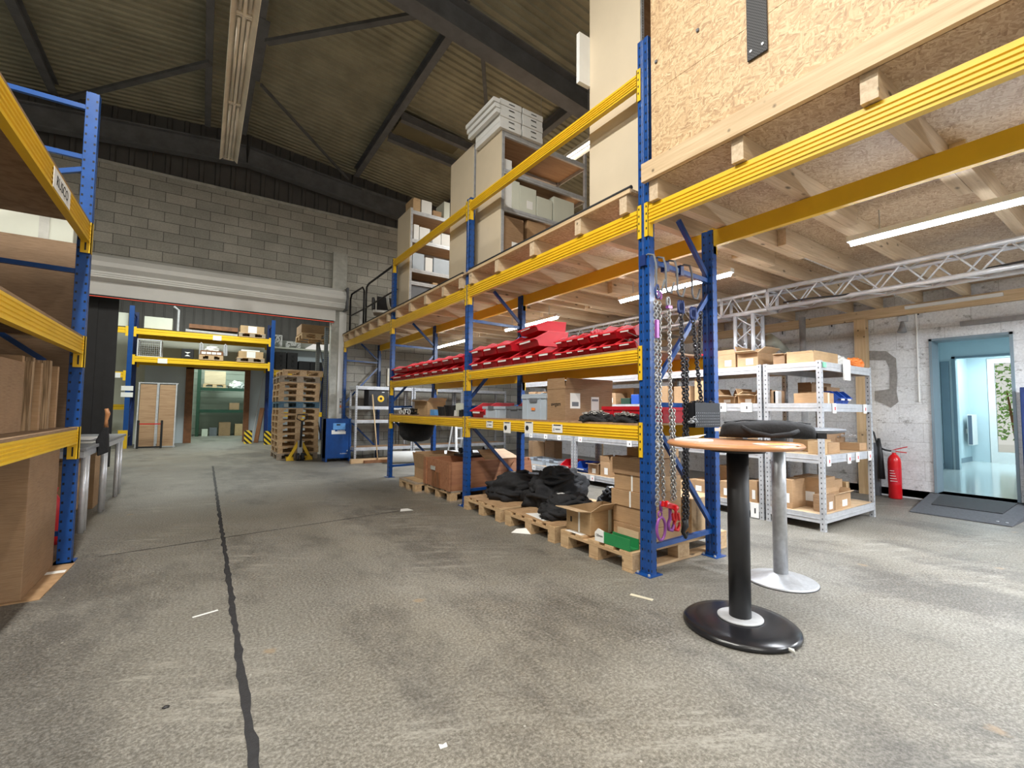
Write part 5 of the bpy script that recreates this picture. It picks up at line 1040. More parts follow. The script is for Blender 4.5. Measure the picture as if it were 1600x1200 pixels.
# railing, chair, far shelf and stuff
t = thing('safety_railing', 'black tube railing along the far end of the mezzanine', 'railing', (0, 0, 0)); XR = 2.80
MB().tube([(XR, 7.85, ZM+.9), (XR, 9.55, ZM+.9), (XR, 9.68, ZM+.86), (XR, 9.70, ZM+.7), (XR, 9.70, ZM)], .02, 8).build('rail_tube', 'black', t, smooth=True); MB().tube([(XR, 7.85, ZM+.42), (XR, 9.70, ZM+.42)], .016, 8).build('rail_tube', 'black', t)
MB().tube([(XR, 9.86, ZM), (XR, 9.86, ZM+.82), (XR, 9.98, ZM+.92), (XR, 10.85, ZM+.95), (XR, 10.95, ZM+.85), (XR, 10.95, ZM)], .02, 8).build('gate_tube', 'black', t, smooth=True); MB().tube([(XR, 9.86, ZM+.42), (XR, 10.95, ZM+.45)], .016, 8).build('gate_tube', 'black', t)
t = thing('plastic_chair', 'white moulded plastic chair on the mezzanine behind the black railing', 'chair', (3.10, 8.70, ZM), R(170)); t.scale = (.62, .62, .62)
m = MB(); pts = [(-.24, .02), (-.10, .0), (.14, .0), (.22, .04), (.26, .2), (.29, .45)]
for s in range(8):
    u = -.2+.4*s/8; v = -.2+.4*(s+1)/8
    for (a, b_) in zip(pts, pts[1:]): m.poly([(a[0], u, .36+a[1]+.5*u*u), (a[0], v, .36+a[1]+.5*v*v), (b_[0], v, .36+b_[1]+.5*v*v), (b_[0], u, .36+b_[1]+.5*u*u)])
bmesh.ops.remove_doubles(m.bm, verts=m.bm.verts, dist=.001); m.build('seat_shell', 'white', t, smooth=True, solid=.01)
for sx_ in (-1, 1):
    for sy_ in (-1, 1): MB().tube([(sx_*.15, sy_*.14, .37), (sx_*.2, sy_*.19, 0)], .012, 8).build('leg', 'galv', t)
t = thing('office_chair', 'dark office chair with a pale seat shell beside the white plastic chair', 'chair', (3.15, 9.6, ZM), R(160)); MB().box(-.22, .22, -.2, .2, .30, .36).build('seat', 'white', t, bevel=.02); MB().box(.18, .24, -.2, .2, .36, .62).build('backrest', 'black', t, bevel=.02); MB().tube([(0, 0, .04), (0, 0, .3)], .025).build('column', 'black', t)
for k in range(5): MB().tube([(0, 0, .06), (.22*math.cos(k*1.257), .22*math.sin(k*1.257), .03)], .015, 6).build('base_arm', 'black', t)
t = gshelf('grey and brown shelving deep on the mezzanine behind the railing', 3.5, 4.5, 8.7, 9.3, (3.0, 3.5, 4.0, 4.5), 4.6, boards='shelf_board'); 
for o in [c_ for c_ in t.children if c_.name.startswith('post')]: o.location.z = ZM; o.scale.z = (4.6-ZM)/4.6
cbox('brown carton on the shelving deep behind the railing, upper one', 3.6, 3.95, 8.75, 9.2, 3.502, .3, mat='card2'); cbox('pale carton on the shelving deep behind the railing, lower one', 3.6, 3.95, 8.75, 9.2, 3.002, .3, mat='ivory')
tag(MB().box(3.2, 3.22, 8.4, 8.44, ZM, 4.55).build('white_post', 'white'), 'thin white post standing behind the third blue upright on the mezzanine', 'post')
tag(MB().box(3.2, 4.2, 10.2, 10.25, ZM, 3.7).build('black_board', 'black'), 'black board standing on the mezzanine behind the railing', 'board')
tag(MB().box(2.9, 3.05, 10.5, 10.6, ZM, ZM+.5).build('cylinder_bottle', 'white'), 'white and red container at the far end of the mezzanine', 'container')

# ================================================================= SHELVING ON THE RIGHT
XS = 5.12; LVS = (.165, .75, 1.27, 1.69)
gshelf('galvanised shelving block at the right, its wide end facing the tables', XS, 6.40, 2.07, 2.64, LVS, 1.70, th=.085, pw=.045, boards='card_in')
for ya, yb, q in ((2.665, 4.20, 'first behind the right-hand shelving block'), (4.22, 5.75, 'middle'), (5.77, 7.25, 'farthest')):
    gshelf('galvanised shelving of the long row behind the rack, %s unit' % q, XS, 5.72, ya, yb, LVS, 1.70, th=.085, pw=.045, boards='card_in')
zt = [z+.002 for z in LVS]
# front (aisle facing) cards on the rails
def rcard(px, z, w_=.07, h_=.075, red=False, k=0, face='x', lab=''):
    if face == 'x': p = at_x(px, 700, XS); o = MB().box(XS-.010, XS-.006, p.y-w_/2, p.y+w_/2, z-h_, z+.002).build('shelf_card', 'paper'); MB().box(XS-.0115, XS-.0101, p.y-.012, p.y+.002, z-h_*.7, z-h_*.35).build('printed_mark', 'red' if red else 'black', o)
    else: p = at_y(px, 700, 2.07); o = MB().box(p.x-w_/2, p.x+w_/2, 2.058, 2.064, z-h_, z+.002).build('shelf_card', 'paper'); MB().box(p.x-.002, p.x+.02, 2.0565, 2.0579, z-h_*.7, z-h_*.35).build('printed_mark', 'red' if red else 'black', o)
    return tag(o, lab, 'label')
oo = ['first', 'second', 'third', 'fourth', 'fifth', 'sixth']
for i, (px, red) in enumerate(((830, 0), (853, 0), (874, 0), (907, 1), (984, 0))): rcard(px, .74, .09, .08, red, lab='white paper card on the upper rail visible below the lowest beam, %s from the left' % oo[i])
for i, (px, red) in enumerate(((835, 0), (859, 0), (883, 1), (905, 1), (926, 1))): rcard(px, .155, .09, .08, red, lab='white paper card on the bottom rail of the long shelving, %s from the left' % oo[i])
for i, px in enumerate((1128, 1168)): rcard(px, 1.275, .13, .10, False, lab='white card with a round mark on the galvanised rail, %s the table' % ('left one above' if i == 0 else 'right one above'))
rcard(1114, .15, .1, .11, lab='white card on the bottom rail left of the black column'); rcard(1178, .17, .09, .16, lab='white card on the bottom rail right of the black column'); rcard(1140, .76, .09, .08, lab='white card on the rail behind the black column')
for i, (px, z) in enumerate(((1304, 1.27), (1352, 1.27), (1293, .74), (1325, .74), (1338, .745), (1357, .745))): rcard(px, z, .08, .10, True, face='y', lab='white card on the end of the right shelving, %s' % ('left on the upper rail', 'right on the upper rail', 'leftmost on the lower rail', 'second on the lower rail', 'third on the lower rail', 'rightmost on the lower rail')[i])
tag(MB().box(5.15, 5.21, 2.055, 2.064, 1.63, 1.68).build('mint_sticker', 'mint'), 'mint green sticker at the top corner of the right shelving', 'sticker')
X1 = XS+.052
# top shelf
fx('brown carton filled with clutter on the long shelving top, beside the back upright', X1, 1121, 1149, 553, zt[3], .35, mat='card1', lab=('-x',), open_='up', flap=.5)
fx('wide open carton on the long shelving top with raised flaps', X1, 1152, 1184, 550, zt[3], .35, mat='card1', lab=('-x',), open_=True, flap=.8)
fx('open tray carton at the end of the right shelving top, beside the white bundle', X1, 1229, 1271, 550, zt[3], .33, mat='card3', open_='up', flap=.15)
fx('small open brown carton left of the open tray carton on the shelving top', X1+.05, 1208, 1226, 553, zt[3], .25, mat='card2', open_='some')
fy('brown carton at the end of the shelving top, behind the tray', 2.2, 1293, 1309, 552, zt[3], .3, mat='card3')
clutter('grey wire clutter in the carton on the long shelving top', (X1+.17, at_x(1135, 553, X1).y, zt[3]+.13), (.12, .12), .1, 40, mat='alu', name='wire_clutter', cat='wire', seed=3)
heap('crumpled white and grey plastic bundle on the end of the shelving top', (6.02, 2.3, zt[3]), .18, .13, .12, 71, mat='white', name='plastic_bundle')
heap('orange cloth on the end of the shelving top', (6.28, 2.2, zt[3]), .08, .1, .1, 72, mat='orange', name='cloth_bundle')
tag(MB().box(5.60, 5.75, 2.04, 2.055, 1.52, 1.74).build('hanging_flyer', 'paper'), 'white flyer hanging over the shelving top edge', 'paper')
# second level
fx('open carton with black inside on the second shelf beside the back upright', X1, 1119, 1148, 620, zt[2], .35, mat='card1', open_=True, flap=.9, lab=('-x',))
fx('open carton with an orange cloth inside on the second shelf', X1, 1153, 1180, 618, zt[2], .35, mat='card1', open_=True, flap=.9, lab=('-x',))
fx('dark brown carton on the second shelf right of the double post', X1, 1197, 1207, 610, zt[2], .2, mat='card2')
fx('silver upright can box on the second shelf beside the dark brown carton', X1, 1208, 1214, 611, zt[2], .08, mat='galv', cat='can')
fx('small brown carton wedged on the second shelf of the right block', X1+.28, 1240, 1250, 616, zt[2], .2, mat='card2')
fx('plain brown carton behind the corner post on the second shelf', X1+.28, 1249, 1277, 612, zt[2], .30, mat='card1')
fy('taped carton at the end of the second shelf, right of the corner post', 2.10, 1289, 1306, 614, zt[2], .3, mat='card1', tape=('-y',))
fx('tall dark open carton at the back of the second shelf of the right block', X1+.62, 1232, 1268, 600, zt[2], .5, mat='card2', open_='up', flap=.3)
for i, px in enumerate((1308, 1318)):
    p = at_y(px+6, 630, 2.16); bin_('blue plastic bin on the end of the second shelf, %s one' % ('left' if i == 0 else 'right'), p.x, 2.16, zt[2], .11, .18, .14, mat='blue_plastic', rz=R(80))
cbox('low brown carton behind the blue bins on the second shelf', 5.95, 6.3, 2.35, 2.6, zt[2], .2, mat='card2')
# third level
fx('flat brown carton on the third shelf under the round wooden table', X1, 1168, 1190, 682, zt[1], .35, mat='card2')
fx('pale brown carton on the third shelf right of the grey column', X1+.34, 1239, 1279, 688, zt[1], .3, mat='card3')
fy('brown carton at the end of the third shelf, left of the small taped box', 2.09, 1289, 1298, 690, zt[1], .16, mat='card3')
fy('small taped carton on the end of the third shelf', 2.09, 1299, 1317, 692, zt[1], .16, mat='card1')
fy('large open carton at the back of the third shelf end', 2.33, 1288, 1331, 675, zt[1], .28, mat='card2', open_='up', flap=.3)
fy('small brown carton at the right of the third shelf end', 2.12, 1343, 1360, 692, zt[1], .2, mat='card1')
clutter('loop of grey wire on the right end of the third shelf', (6.2, 2.25, zt[1]+.13), (.1, .1), .1, 30, mat='galv', name='wire_loop', cat='wire', seed=8)
# bottom level
fx('tall yellowish brown carton on the bottom shelf right of the grey column', X1, 1219, 1237, 750, zt[0], .4, mat='card1', lab=('-x',))
fx('large brown carton with a white label on the bottom shelf at the corner post', X1+.3, 1240, 1282, 748, zt[0], .35, mat='card1', lab=('-x',))
fy('brown carton with open flap at the end of the bottom shelf, upper one', 2.25, 1293, 1316, 750, zt[0], .3, mat='card1')
fy('open carton with a white label at the front of the bottom shelf end', 2.09, 1310, 1334, 772, zt[0], .14, mat='card1', open_=True, lab=('-y',), flap=.8)
fy('narrow carton beside the corner post on the bottom shelf end', 2.09, 1294, 1309, 774, zt[0], .14, mat='card2', lab=('-y',))
fy('tall carton behind the open one at the right of the bottom shelf end', 2.3, 1322, 1336, 752, zt[0], .3, mat='card3')
fx('low brown carton on the bottom shelf left of the double post', X1, 1169, 1183, 752, zt[0], .35, mat='card1', lab=('-x',)); fx('low brown carton on the bottom shelf between back upright and black column', X1, 1124, 1140, 753, zt[0], .35, mat='card1', lab=('-x',)); fx('brown carton on the bottom shelf behind the upright brace', X1, 1076, 1102, 752, zt[0], .35, mat='card1', lab=('-x',))
fx('low carton with a grey handle on the bottom shelf left of the back upright', X1, 1046, 1073, 754, zt[0], .3, mat='card3')
pass; fx('dark carton at the back of the bottom shelf left of the black column', X1+.15, 1122, 1137, 728, zt[0], .3, mat='card2'); fx('dark grey carton behind the grey column on the bottom shelf', X1+.36, 1190, 1218, 722, zt[0], .18, mat='dark_grey_plastic')
fx('brown carton on the third shelf behind the table edge, left one', X1, 1122, 1135, 668, zt[1], .35, mat='card1'); fx('brown carton high on the third shelf left of the back upright', X1, 1070, 1100, 670, zt[1], .3, mat='card2')
# long row seen through the rack
fx('tall brown carton with white label, second shelf, seen right of the big open carton', X1, 942, 962, 614, zt[2], .3, mat='card1', lab=('-x',)); fx('blue bin seen left of the near upright on the second shelf', X1, 986, 998, 616, zt[2], .3, mat='blue_plastic'); fx('dark green box beside the blue bin on the second shelf', X1, 970, 984, 622, zt[2], .2, mat='dark_green'); fx('large pale carton at the back of the second shelf behind the tall brown one', X1+.25, 945, 990, 606, zt[2], .25, mat='card3'); fx('grey equipment box at the left of the second shelf opening', X1, 932, 941, 620, zt[2], .2, mat='galv')
fx('brown carton seen between the chains on the second shelf, left one', X1, 1027, 1043, 603, zt[2], .3, mat='card1'); fx('brown carton seen between the chains on the second shelf, middle one', X1, 1053, 1078, 603, zt[2], .3, mat='card1'); fx('taller carton seen between the chains and the back upright', X1, 1085, 1101, 591, zt[2], .3, mat='card3')
tote('open red tote on the shelving top seen behind the chains', X1, X1+.4, at_x(1105, 545, X1).y, at_x(1052, 545, X1).y, zt[3], .2, 'red', handle=False); tote('red tote on the shelving top behind the silver chain, farther one', X1, X1+.4, at_x(1049, 545, X1).y, at_x(1028, 545, X1).y, zt[3], .24, 'red', handle=False)
fx('brown cartons pair on the third shelf below the grey tote, seen under the beam', X1+.34, 826, 840, 690, zt[0]+.0, .3, mat='card2'); 
for i, (pl, pr, mt, lab) in enumerate(((828, 847, 'grey_plastic', 'light grey small tote on the bottom shelf seen under the beam, left one'), (853, 872, 'grey_plastic', 'light grey small tote on the bottom shelf seen under the beam, right one'))):
    a_, b2_ = at_x(pr, 725, X1).y, at_x(pl, 725, X1).y; tote(lab, X1-.02 if 0 else X1, X1+.3, a_, b2_, zt[0] if i or 1 else 0, .12, mt)
for pl, pr, mt, lab in ((877, 893, 'red', 'small red open bin on the bottom shelf seen below the lowest beam'), (898, 918, 'blue_plastic', 'blue open bin with silver parts on the bottom shelf seen below the lowest beam')):
    a_, b2_ = at_x(pr, 725, X1).y, at_x(pl, 725, X1).y; bin_(lab, X1, (a_+b2_)/2, zt[0], b2_-a_, .3, .16, mat=mt)
fx('small brown open carton right of the blue bin below the lowest beam', X1, 919, 934, 726, zt[0], .3, mat='card2', open_='some', lab=('-x',)); fx('tall open carton with raised flaps left of the carton stack, on the shelving', X1, 938, 953, 722, zt[0], .3, mat='card1', open_='up', lab=('-x',), flap=.8)
fx('brown carton on the bottom shelf behind the back post of the second upright, upper', X1+.3, 832, 850, 692, zt[0], .25, mat='card1'); fx('dark carton right of the brown one under the galvanised rail', X1+.3, 851, 866, 690, zt[0], .25, mat='card2')
for i, (pl, pr, pt, mt) in enumerate(((826, 836, 633, 'card1'), (840, 850, 636, 'card1'))): fx('small carton behind the tall grey tote on the second shelf, %s' % ('left' if i == 0 else 'right'), X1, pl, pr, 612, zt[2], .25, mat=mt)

# ================================================================= ALUMINIUM TRUSS
def truss(name, label, a, b_, S_, seg=.36, r1=.024, r2=.009):
    """square box truss between a and b (a = centre of start)"""
    a = Vector(a); b_ = Vector(b_); d = (b_-a).normalized(); L = (b_-a).length
    u = Vector((0, 0, 1)) if abs(d.z) < .9 else Vector((0, 1, 0)); v = d.cross(u).normalized(); h = S_/2; t = thing(name, label, 'truss', a); cs = [(1, 1), (1, -1), (-1, -1), (-1, 1)]
    for i, j in cs: o_ = u*i*h+v*j*h; MB().tube([o_, o_+d*L], r1, 10).build('chord', 'alu', t, smooth=True)
    m = MB(); n = max(1, round(L/seg))
    for k in range(n):
        for q in range(4):
            p0 = u*cs[q][0]*h+v*cs[q][1]*h; p1 = u*cs[(q+1) % 4][0]*h+v*cs[(q+1) % 4][1]*h; s0, s1 = L*k/n, L*(k+.5)/n; s2 = L*(k+1)/n
            m.tube([p0+d*s0, p1+d*s1], r2, 6); m.tube([p1+d*s1, p0+d*s2], r2, 6)
    m.build('lacing', 'alu', t, smooth=True)
    for s_ in (0, L):
        m = MB()
        for q in range(4): p0 = u*cs[q][0]*h+v*cs[q][1]*h; p1 = u*cs[(q+1) % 4][0]*h+v*cs[(q+1) % 4][1]*h; m.tube([p0+d*s_, p1+d*s_], r2*1.2, 6)
        m.build('end_frame', 'alu', t, smooth=True)
    return t
XT = 5.80
truss('lighting_truss', 'long horizontal aluminium truss hanging under the mezzanine, right length', (XT, 2.85, 2.545), (XT, -1.2, 2.545), .23)
truss('truss_corner', 'short aluminium corner piece joining the two horizontal trusses', (XT, 3.45, 2.545), (XT, 2.87, 2.545), .23, .29)
truss('lighting_truss', 'long horizontal aluminium truss hanging under the mezzanine, left length behind the red bins', (XT, 8.2, 2.545), (XT, 3.47, 2.545), .23)
truss('truss_tower', 'short vertical aluminium truss leg under the corner piece above the cartons', (XT, 3.16, 2.41), (XT, 3.16, 1.72), .23, .30)
m = MB(); pts = [(XT-.1+.12*math.sin(k*.9), -1+.28*k, 2.448+.015*math.sin(k*2.1)) for k in range(14)]
tag(m.tube(pts, .009, 6).build('cable', 'black', smooth=True), 'black cable winding along inside the right truss', 'cable')
tag(MB().tube([(XT+.02, 1.2, 2.68), (XT+.02, -.6, 2.68)], .012, 6).build('white_tube', 'white'), 'thin white tube strapped to the truss top', 'tube')

# ================================================================= HOOKS AND CHAINS IN THE NEAR FRAME
YC = 2.16
def hookthing(label, px0, py0, px1, py1):
    A = at_y(px0, py0, 2.2); B = at_y(px1, py1, YC); t = thing('hanging_hook', label, 'hook', (B.x, YC, 2.29)); z = 2.30
    MB().tube([(0, .085, 0), (0, .10, .03), (0, .05, .04), (0, .0, .02), (0, -.02, -.05), (0, -.02, B.z-z+.02), (.005, -.03, B.z-z-.015), (.035, -.04, B.z-z-.02), (.055, -.05, B.z-z+.06)], .008, 8).build('hook', 'steel', t, smooth=True)
    MB().box(-.02, .02, .065, .115, -.04, .04).build('clamp', 'blue_dark', t); return t, Vector((B.x+.02, YC-.03, B.z))
def chain(name, label, pts, r=.0048, lw=.013, ll=.017, mat='chain_silver'):
    """real links along a polyline; pts world"""
    pts = [Vector(p) for p in pts]; t = thing(name, label, 'chain', pts[0]); m = MB(); k = 0; step = ll*2-r*2.2
    for a, b_ in zip(pts, pts[1:]):
        L = (b_-a).length; n = max(1, int(L/step)); d = (b_-a).normalized()
        u0 = Vector((1, 0, 0)); u0 = (u0-d*u0.dot(d)).normalized(); v0 = d.cross(u0)
        for i in range(n):
            c_ = a+d*(L*(i+.5)/n)-pts[0]; ang = math.pi/2*(k % 2)+.5; u = u0*math.cos(ang)+v0*math.sin(ang); k += 1
            m.tube([c_+d*(ll*math.cos(q*math.pi/5))+u*(lw*math.sin(q*math.pi/5)) for q in range(10)], r, 5, closed=True)
    m.build('links', mat, t, smooth=True); return t
def P2(px, py, y=YC-.03): return at_y(px, py, y)
hooks = [hookthing('black hook on the frame brace, nearest the near upright post', 1028, 425, 1022, 448), hookthing('black hook on the frame brace carrying the thin silver chain', 1044, 425, 1037, 452), hookthing('black hook on the frame brace carrying the black double chain', 1062, 430, 1055, 458), hookthing('black hook on the frame brace carrying the black chain and basket', 1085, 438, 1078, 462)]
t = chain('lifting_chain', 'silver lifting chain ending in a big purple ring beside the near upright', [P2(1030, 472), P2(1031, 640), P2(1036, 745), P2(1037, 782)])
MB().tube([P2(1027, 446)-P2(1030, 472)+Vector((.02*math.cos(a)*1.0, 0, -.045+.05*math.sin(a))) for a in [k*.7 for k in range(9)]], .008, 8, closed=True).build('master_link', 'blue_dark', t, smooth=True)
for q in (0, .035): MB().tube([Vector((q-.02, 0, .02+.03)) + Vector((.012*math.cos(k*.7), 0, .028*math.sin(k*.7))) for k in range(9)], .006, 6, closed=True).build('coupling_link', 'purple', t, smooth=True)
R0 = P2(1033, 826)-P2(1030, 472); MB().tube([R0+Vector((.046*math.cos(k*math.pi/10), 0, .072*math.sin(k*math.pi/10)*(1+.1*abs(math.sin(k*math.pi/10))))) for k in range(20)], .010, 8, closed=True).build('purple_ring', 'purple', t, smooth=True)
MB().tube([R0+Vector((-.01+.02*math.cos(k*math.pi/5), 0, .10+.022*math.sin(k*math.pi/5))) for k in range(10)], .006, 6, closed=True).tube([R0+Vector((0, 0, .12)), R0+Vector((-.005, 0, .19))], .012, 8).build('shackle', 'purple', t, smooth=True)
t = chain('lifting_chain', 'dark hanging chain close to the near upright, leftmost one', [P2(1024, 470), P2(1027, 650), P2(1027, 790)], mat='galv_dull'); MB().box(-.01, .015, -.02, .0, -.27, -.14).build('tag_plate', 'purple', t)
t = chain('lifting_chain', 'silver double chain ending in two red and purple hooks', [P2(1045, 478), P2(1048, 640), P2(1051, 782)]); 
for q, x_ in enumerate((0, .04)):
    hb = P2(1047+9*q, 795)-P2(1045, 478); MB().tube([hb+Vector((0, 0, .0)), hb+Vector((0, 0, -.05)), hb+Vector((.0, 0, -.07)), hb+Vector((-.022, 0, -.10)), hb+Vector((-.015, 0, -.145)), hb+Vector((.02, 0, -.155)), hb+Vector((.04, 0, -.12)), hb+Vector((.038, 0, -.10))], [.012, .012, .013, .012, .013, .013, .01, .005], 8).build('hook', 'extred' if q else 'purple', t, smooth=True)
    MB().tube([hb+Vector((.008, -.012, -.03)), hb+Vector((.02, -.012, -.08))], .012, 6).build('latch', 'extred', t)
MB().tube([Vector((-.006+.018*math.cos(k*.63), 0, .03+.035*math.sin(k*.63))) for k in range(10)], .007, 6, closed=True).build('master_link', 'galv_dull', t, smooth=True); MB().box(-.02, .025, -.012, .012, -.02, .0).build('coupling', 'purple', t)
chain('lifting_chain', 'second thin silver strand right of the silver double chain', [P2(1052, 640), P2(1054, 780)])
hb = P2(1042, 789); t = thing('chain_shortener', 'bright red chain shortener clutch clamped across the silver chains', 'clutch', hb); MB().bar((-.075, -.02, .02), (.07, -.02, -.02), .03, .04).build('clutch_body', 'extred', t, bevel=.006); 
for q in (-.05, .05): MB().tube([(q-.012, -.036, -.4*q), (q+.012, -.036, -.4*q)], .02, 8).build('clutch_jaw', 'extred', t)
t = chain('lifting_chain', 'black double chain with large upper links hanging to the bottom brace', [P2(1064, 490), P2(1070, 640), P2(1069, 815)], mat='chain_black', r=.0055, lw=.015)
for q in (-.022, .0, .022): MB().tube([Vector((q, .0, .05))+Vector((.012*math.cos(k*.7), 0, .05*math.sin(k*.7))) for k in range(9)], .008, 6, closed=True).build('master_link', 'blue_dark', t, smooth=True)
h0 = P2(1071, 830)-P2(1064, 498); MB().tube([h0+Vector((0, 0, .05)), h0, h0+Vector((-.03, 0, -.04)), h0+Vector((.0, 0, -.08)), h0+Vector((.03, 0, -.05))], [.02, .024, .016, .016, .008], 8).build('grab_hook', 'black', t, smooth=True)
chain('lifting_chain', 'second black strand beside the black double chain', [P2(1073, 560), P2(1074, 810)], mat='chain_black', r=.0055, lw=.014)
t = chain('lifting_chain', 'black chain going down into the hanging black basket', [P2(1083, 500), P2(1088, 560), P2(1096, 628)], mat='chain_black', r=.0055, lw=.014)
for q in (-.022, .0, .022): MB().tube([Vector((q, .0, .05))+Vector((.012*math.cos(k*.7), 0, .05*math.sin(k*.7))) for k in range(9)], .008, 6, closed=True).build('master_link', 'blue_dark', t, smooth=True)
chain('lifting_chain', 'short black strand beside the chain with the basket', [P2(1095, 488), P2(1092, 560)], mat='chain_black', r=.0055, lw=.014)
pA, pB = P2(1078, 629, 2.10), P2(1118, 667, 2.10); t = thing('chain_basket', 'black perforated basket hanging on the frame, full of chain', 'basket', ((pA.x+pB.x)/2, 2.10, pB.z)); wx, hz = (pB.x-pA.x)/2, pA.z-pB.z
MB().box(-wx, wx, -.04, .05, 0, .006).box(-wx, -wx+.005, -.04, .05, .006, hz).box(wx-.005, wx, -.04, .05, .006, hz).box(-wx, wx, .045, .05, .006, hz).box(-wx, wx, -.04, -.035, .006, hz).build('body', 'black', t)
m = MB()
for j in range(5):
    for k in range(12): m.box(-wx+.02+k*(2*wx-.04)/11-.003, -wx+.02+k*(2*wx-.04)/11+.003, -.0415, -.040, .02+j*.022-.003, .02+j*.022+.003)
m.build('perforation', 'galv_dull', t); m = MB(); q_ = random.Random(5)
for k in range(40):
    c_ = Vector((q_.uniform(-wx*.9, wx*.9), q_.uniform(-.03, .04), hz-.02+q_.uniform(0, .03))); a = q_.random()*3
    m.tube([c_+Vector((.014*math.cos(i*.8)*math.cos(a), .014*math.cos(i*.8)*math.sin(a), .009*math.sin(i*.8))) for i in range(8)], .004, 5, closed=True)
m.build('heaped_chain', 'chain_black', t)
clutter('grey cable tail hanging at the left of the black basket', (pA.x-.01, 2.07, pB.z+.02), (.03, .02), .09, 24, mat='galv_dull', name='cable_tail', cat='cable', seed=13)

# ================================================================= TABLES
TX, TY, TH = 2.49, 1.435, 1.0
t = thing('bar_table', 'round wooden topped bar table on a black column and black disc foot', 'table', (TX, TY, 0))
MB().lathe([(.285, 0), (.294, .010), (.292, .020), (.276, .032), (.22, .042), (.13, .050), (.12, .050)], n=72).build('foot', 'black_gloss', t, smooth=True)
MB().lathe([(.115, .052), (.115, .057), (.105, .060), (.06, .060)], n=48).build('foot_ring', 'galv', t, smooth=False)
MB().lathe([(.056, .06), (.056, TH-.05)], n=40).build('column', 'black', t, smooth=True)
MB().lathe([(.14, TH-.05), (.14, TH-.04), (.06, TH-.032)], n=32).build('top_flange', 'black', t)
tc = (.055, .06)
MB().lathe([(.30, TH-.031), (.345, TH-.028), (.357, TH-.018), (.357, TH-.010), (.348, TH), (.28, TH)], c=(tc[0], tc[1], 0), n=72).build('table_top', 'beech', t, smooth=True)
p = at_z(1236, 1012, .035); MB().extr([(-.012, -.03), (.018, -.012), (.012, .012), (-.004, .004)], .022, .034, 'z').build('chipped_edge', 'column_conc', t, loc=(p.x-TX-.012, p.y-TY, .0), bevel=.003)
p2 = at_z(1215, 908, .01); SX, SY = 3.40, 1.66; SH = 1.065
t = thing('bar_table', 'grey bar table with flat dark top and silver column, behind the wooden topped one', 'table', (SX, SY, 0))
MB().lathe([(.225, 0), (.228, .006), (.215, .014), (.12, .03), (.06, .05), (.05, .055)], n=56).build('foot', 'silver_cast', t, smooth=True); MB().lathe([(.229, .0), (.229, .004)], n=56).build('foot_edge', 'black', t); MB().lathe([(.046, .05), (.046, SH-.03)], n=36).build('column', 'silver_cast', t, smooth=True)
MB().lathe([(.30, SH-.03), (.345, SH-.018), (.35, SH-.006), (.345, SH)], c=(.0, -.05, 0), n=64).build('table_top', 'dark_grey_plastic', t, smooth=False)
# bag on both tables
t = thing('carrying_bag', 'long flat black carrying bag lying across the two bar tables', 'bag', (2.93, 1.50, 1.012), R(-55))
m = MB(); n = 26; rings = []; pr_ = random.Random(4)
for j in range(n+1):
    u = -1+2*j/n; w_ = .14*(1-abs(u)**5)**.5*(1-.12*math.sin(u*3)); h = .105*(1-abs(u)**8)**.5*(1+.05*math.sin(u*5+1)); row = []
    for k in range(20):
        a = 2*math.pi*k/20; ca, sa = math.cos(a), math.sin(a); y_ = w_*math.copysign(abs(ca)**.6, ca); z_ = h/2+h/2*math.copysign(abs(sa)**.7, sa)+.006*mnoise.noise(Vector((u*6, ca*3, sa*2)))
        row.append(m.bm.verts.new((u*.27, y_, max(0, z_)+.03*max(0, u+.1)*0)))
    rings.append(row)
for A, B in zip(rings, rings[1:]):
    for k in range(20): m.bm.faces.new((A[k], A[(k+1) % 20], B[(k+1) % 20], B[k]))
m.build('bag_body', 'fabric', t, smooth=True)
MB().tube([(-.15, -.14, .07), (-.10, -.175, .04), (0, -.19, .02), (.10, -.175, .035), (.15, -.12, .05)], .013, 8).build('handle', 'fabric', t, smooth=True); MB().tube([(-.24, 0, .092), (-.12, 0, .107), (.12, 0, .105), (.24, .0, .092)], .004, 6).build('zip', 'black', t)
MB().box(-.295, -.262, -.03, .0, .035, .055).build('buckle', 'paper', t); MB().box(.262, .31, -.05, .03, .005, .04).build('end_strap', 'fabric', t)
p = at_z(1105, 685, 1.0); t = thing('paper_stack', 'white open booklet at the left of the wooden table top', 'booklet', (2.42, 1.62, 1.0)); MB().box(-.10, .04, -.06, .10, .001, .012).build('pages', 'paper', t); MB().poly([(-.09, .1, .013), (.04, .1, .013), (.09, .02, .035), (-.02, .0, .02)]).build('raised_cover', 'paper', t, solid=.002)
t = thing('paper_pad', 'white paper with a yellow stripe at the front of the wooden table top', 'paper', (2.48, 1.22, 1.0), R(-35)); MB().box(-.09, .11, -.03, .06, .001, .006).build('sheet', 'paper', t); MB().box(-.05, .05, -.029, .02, .006, .008).build('yellow_stripe', 'yellow', t)

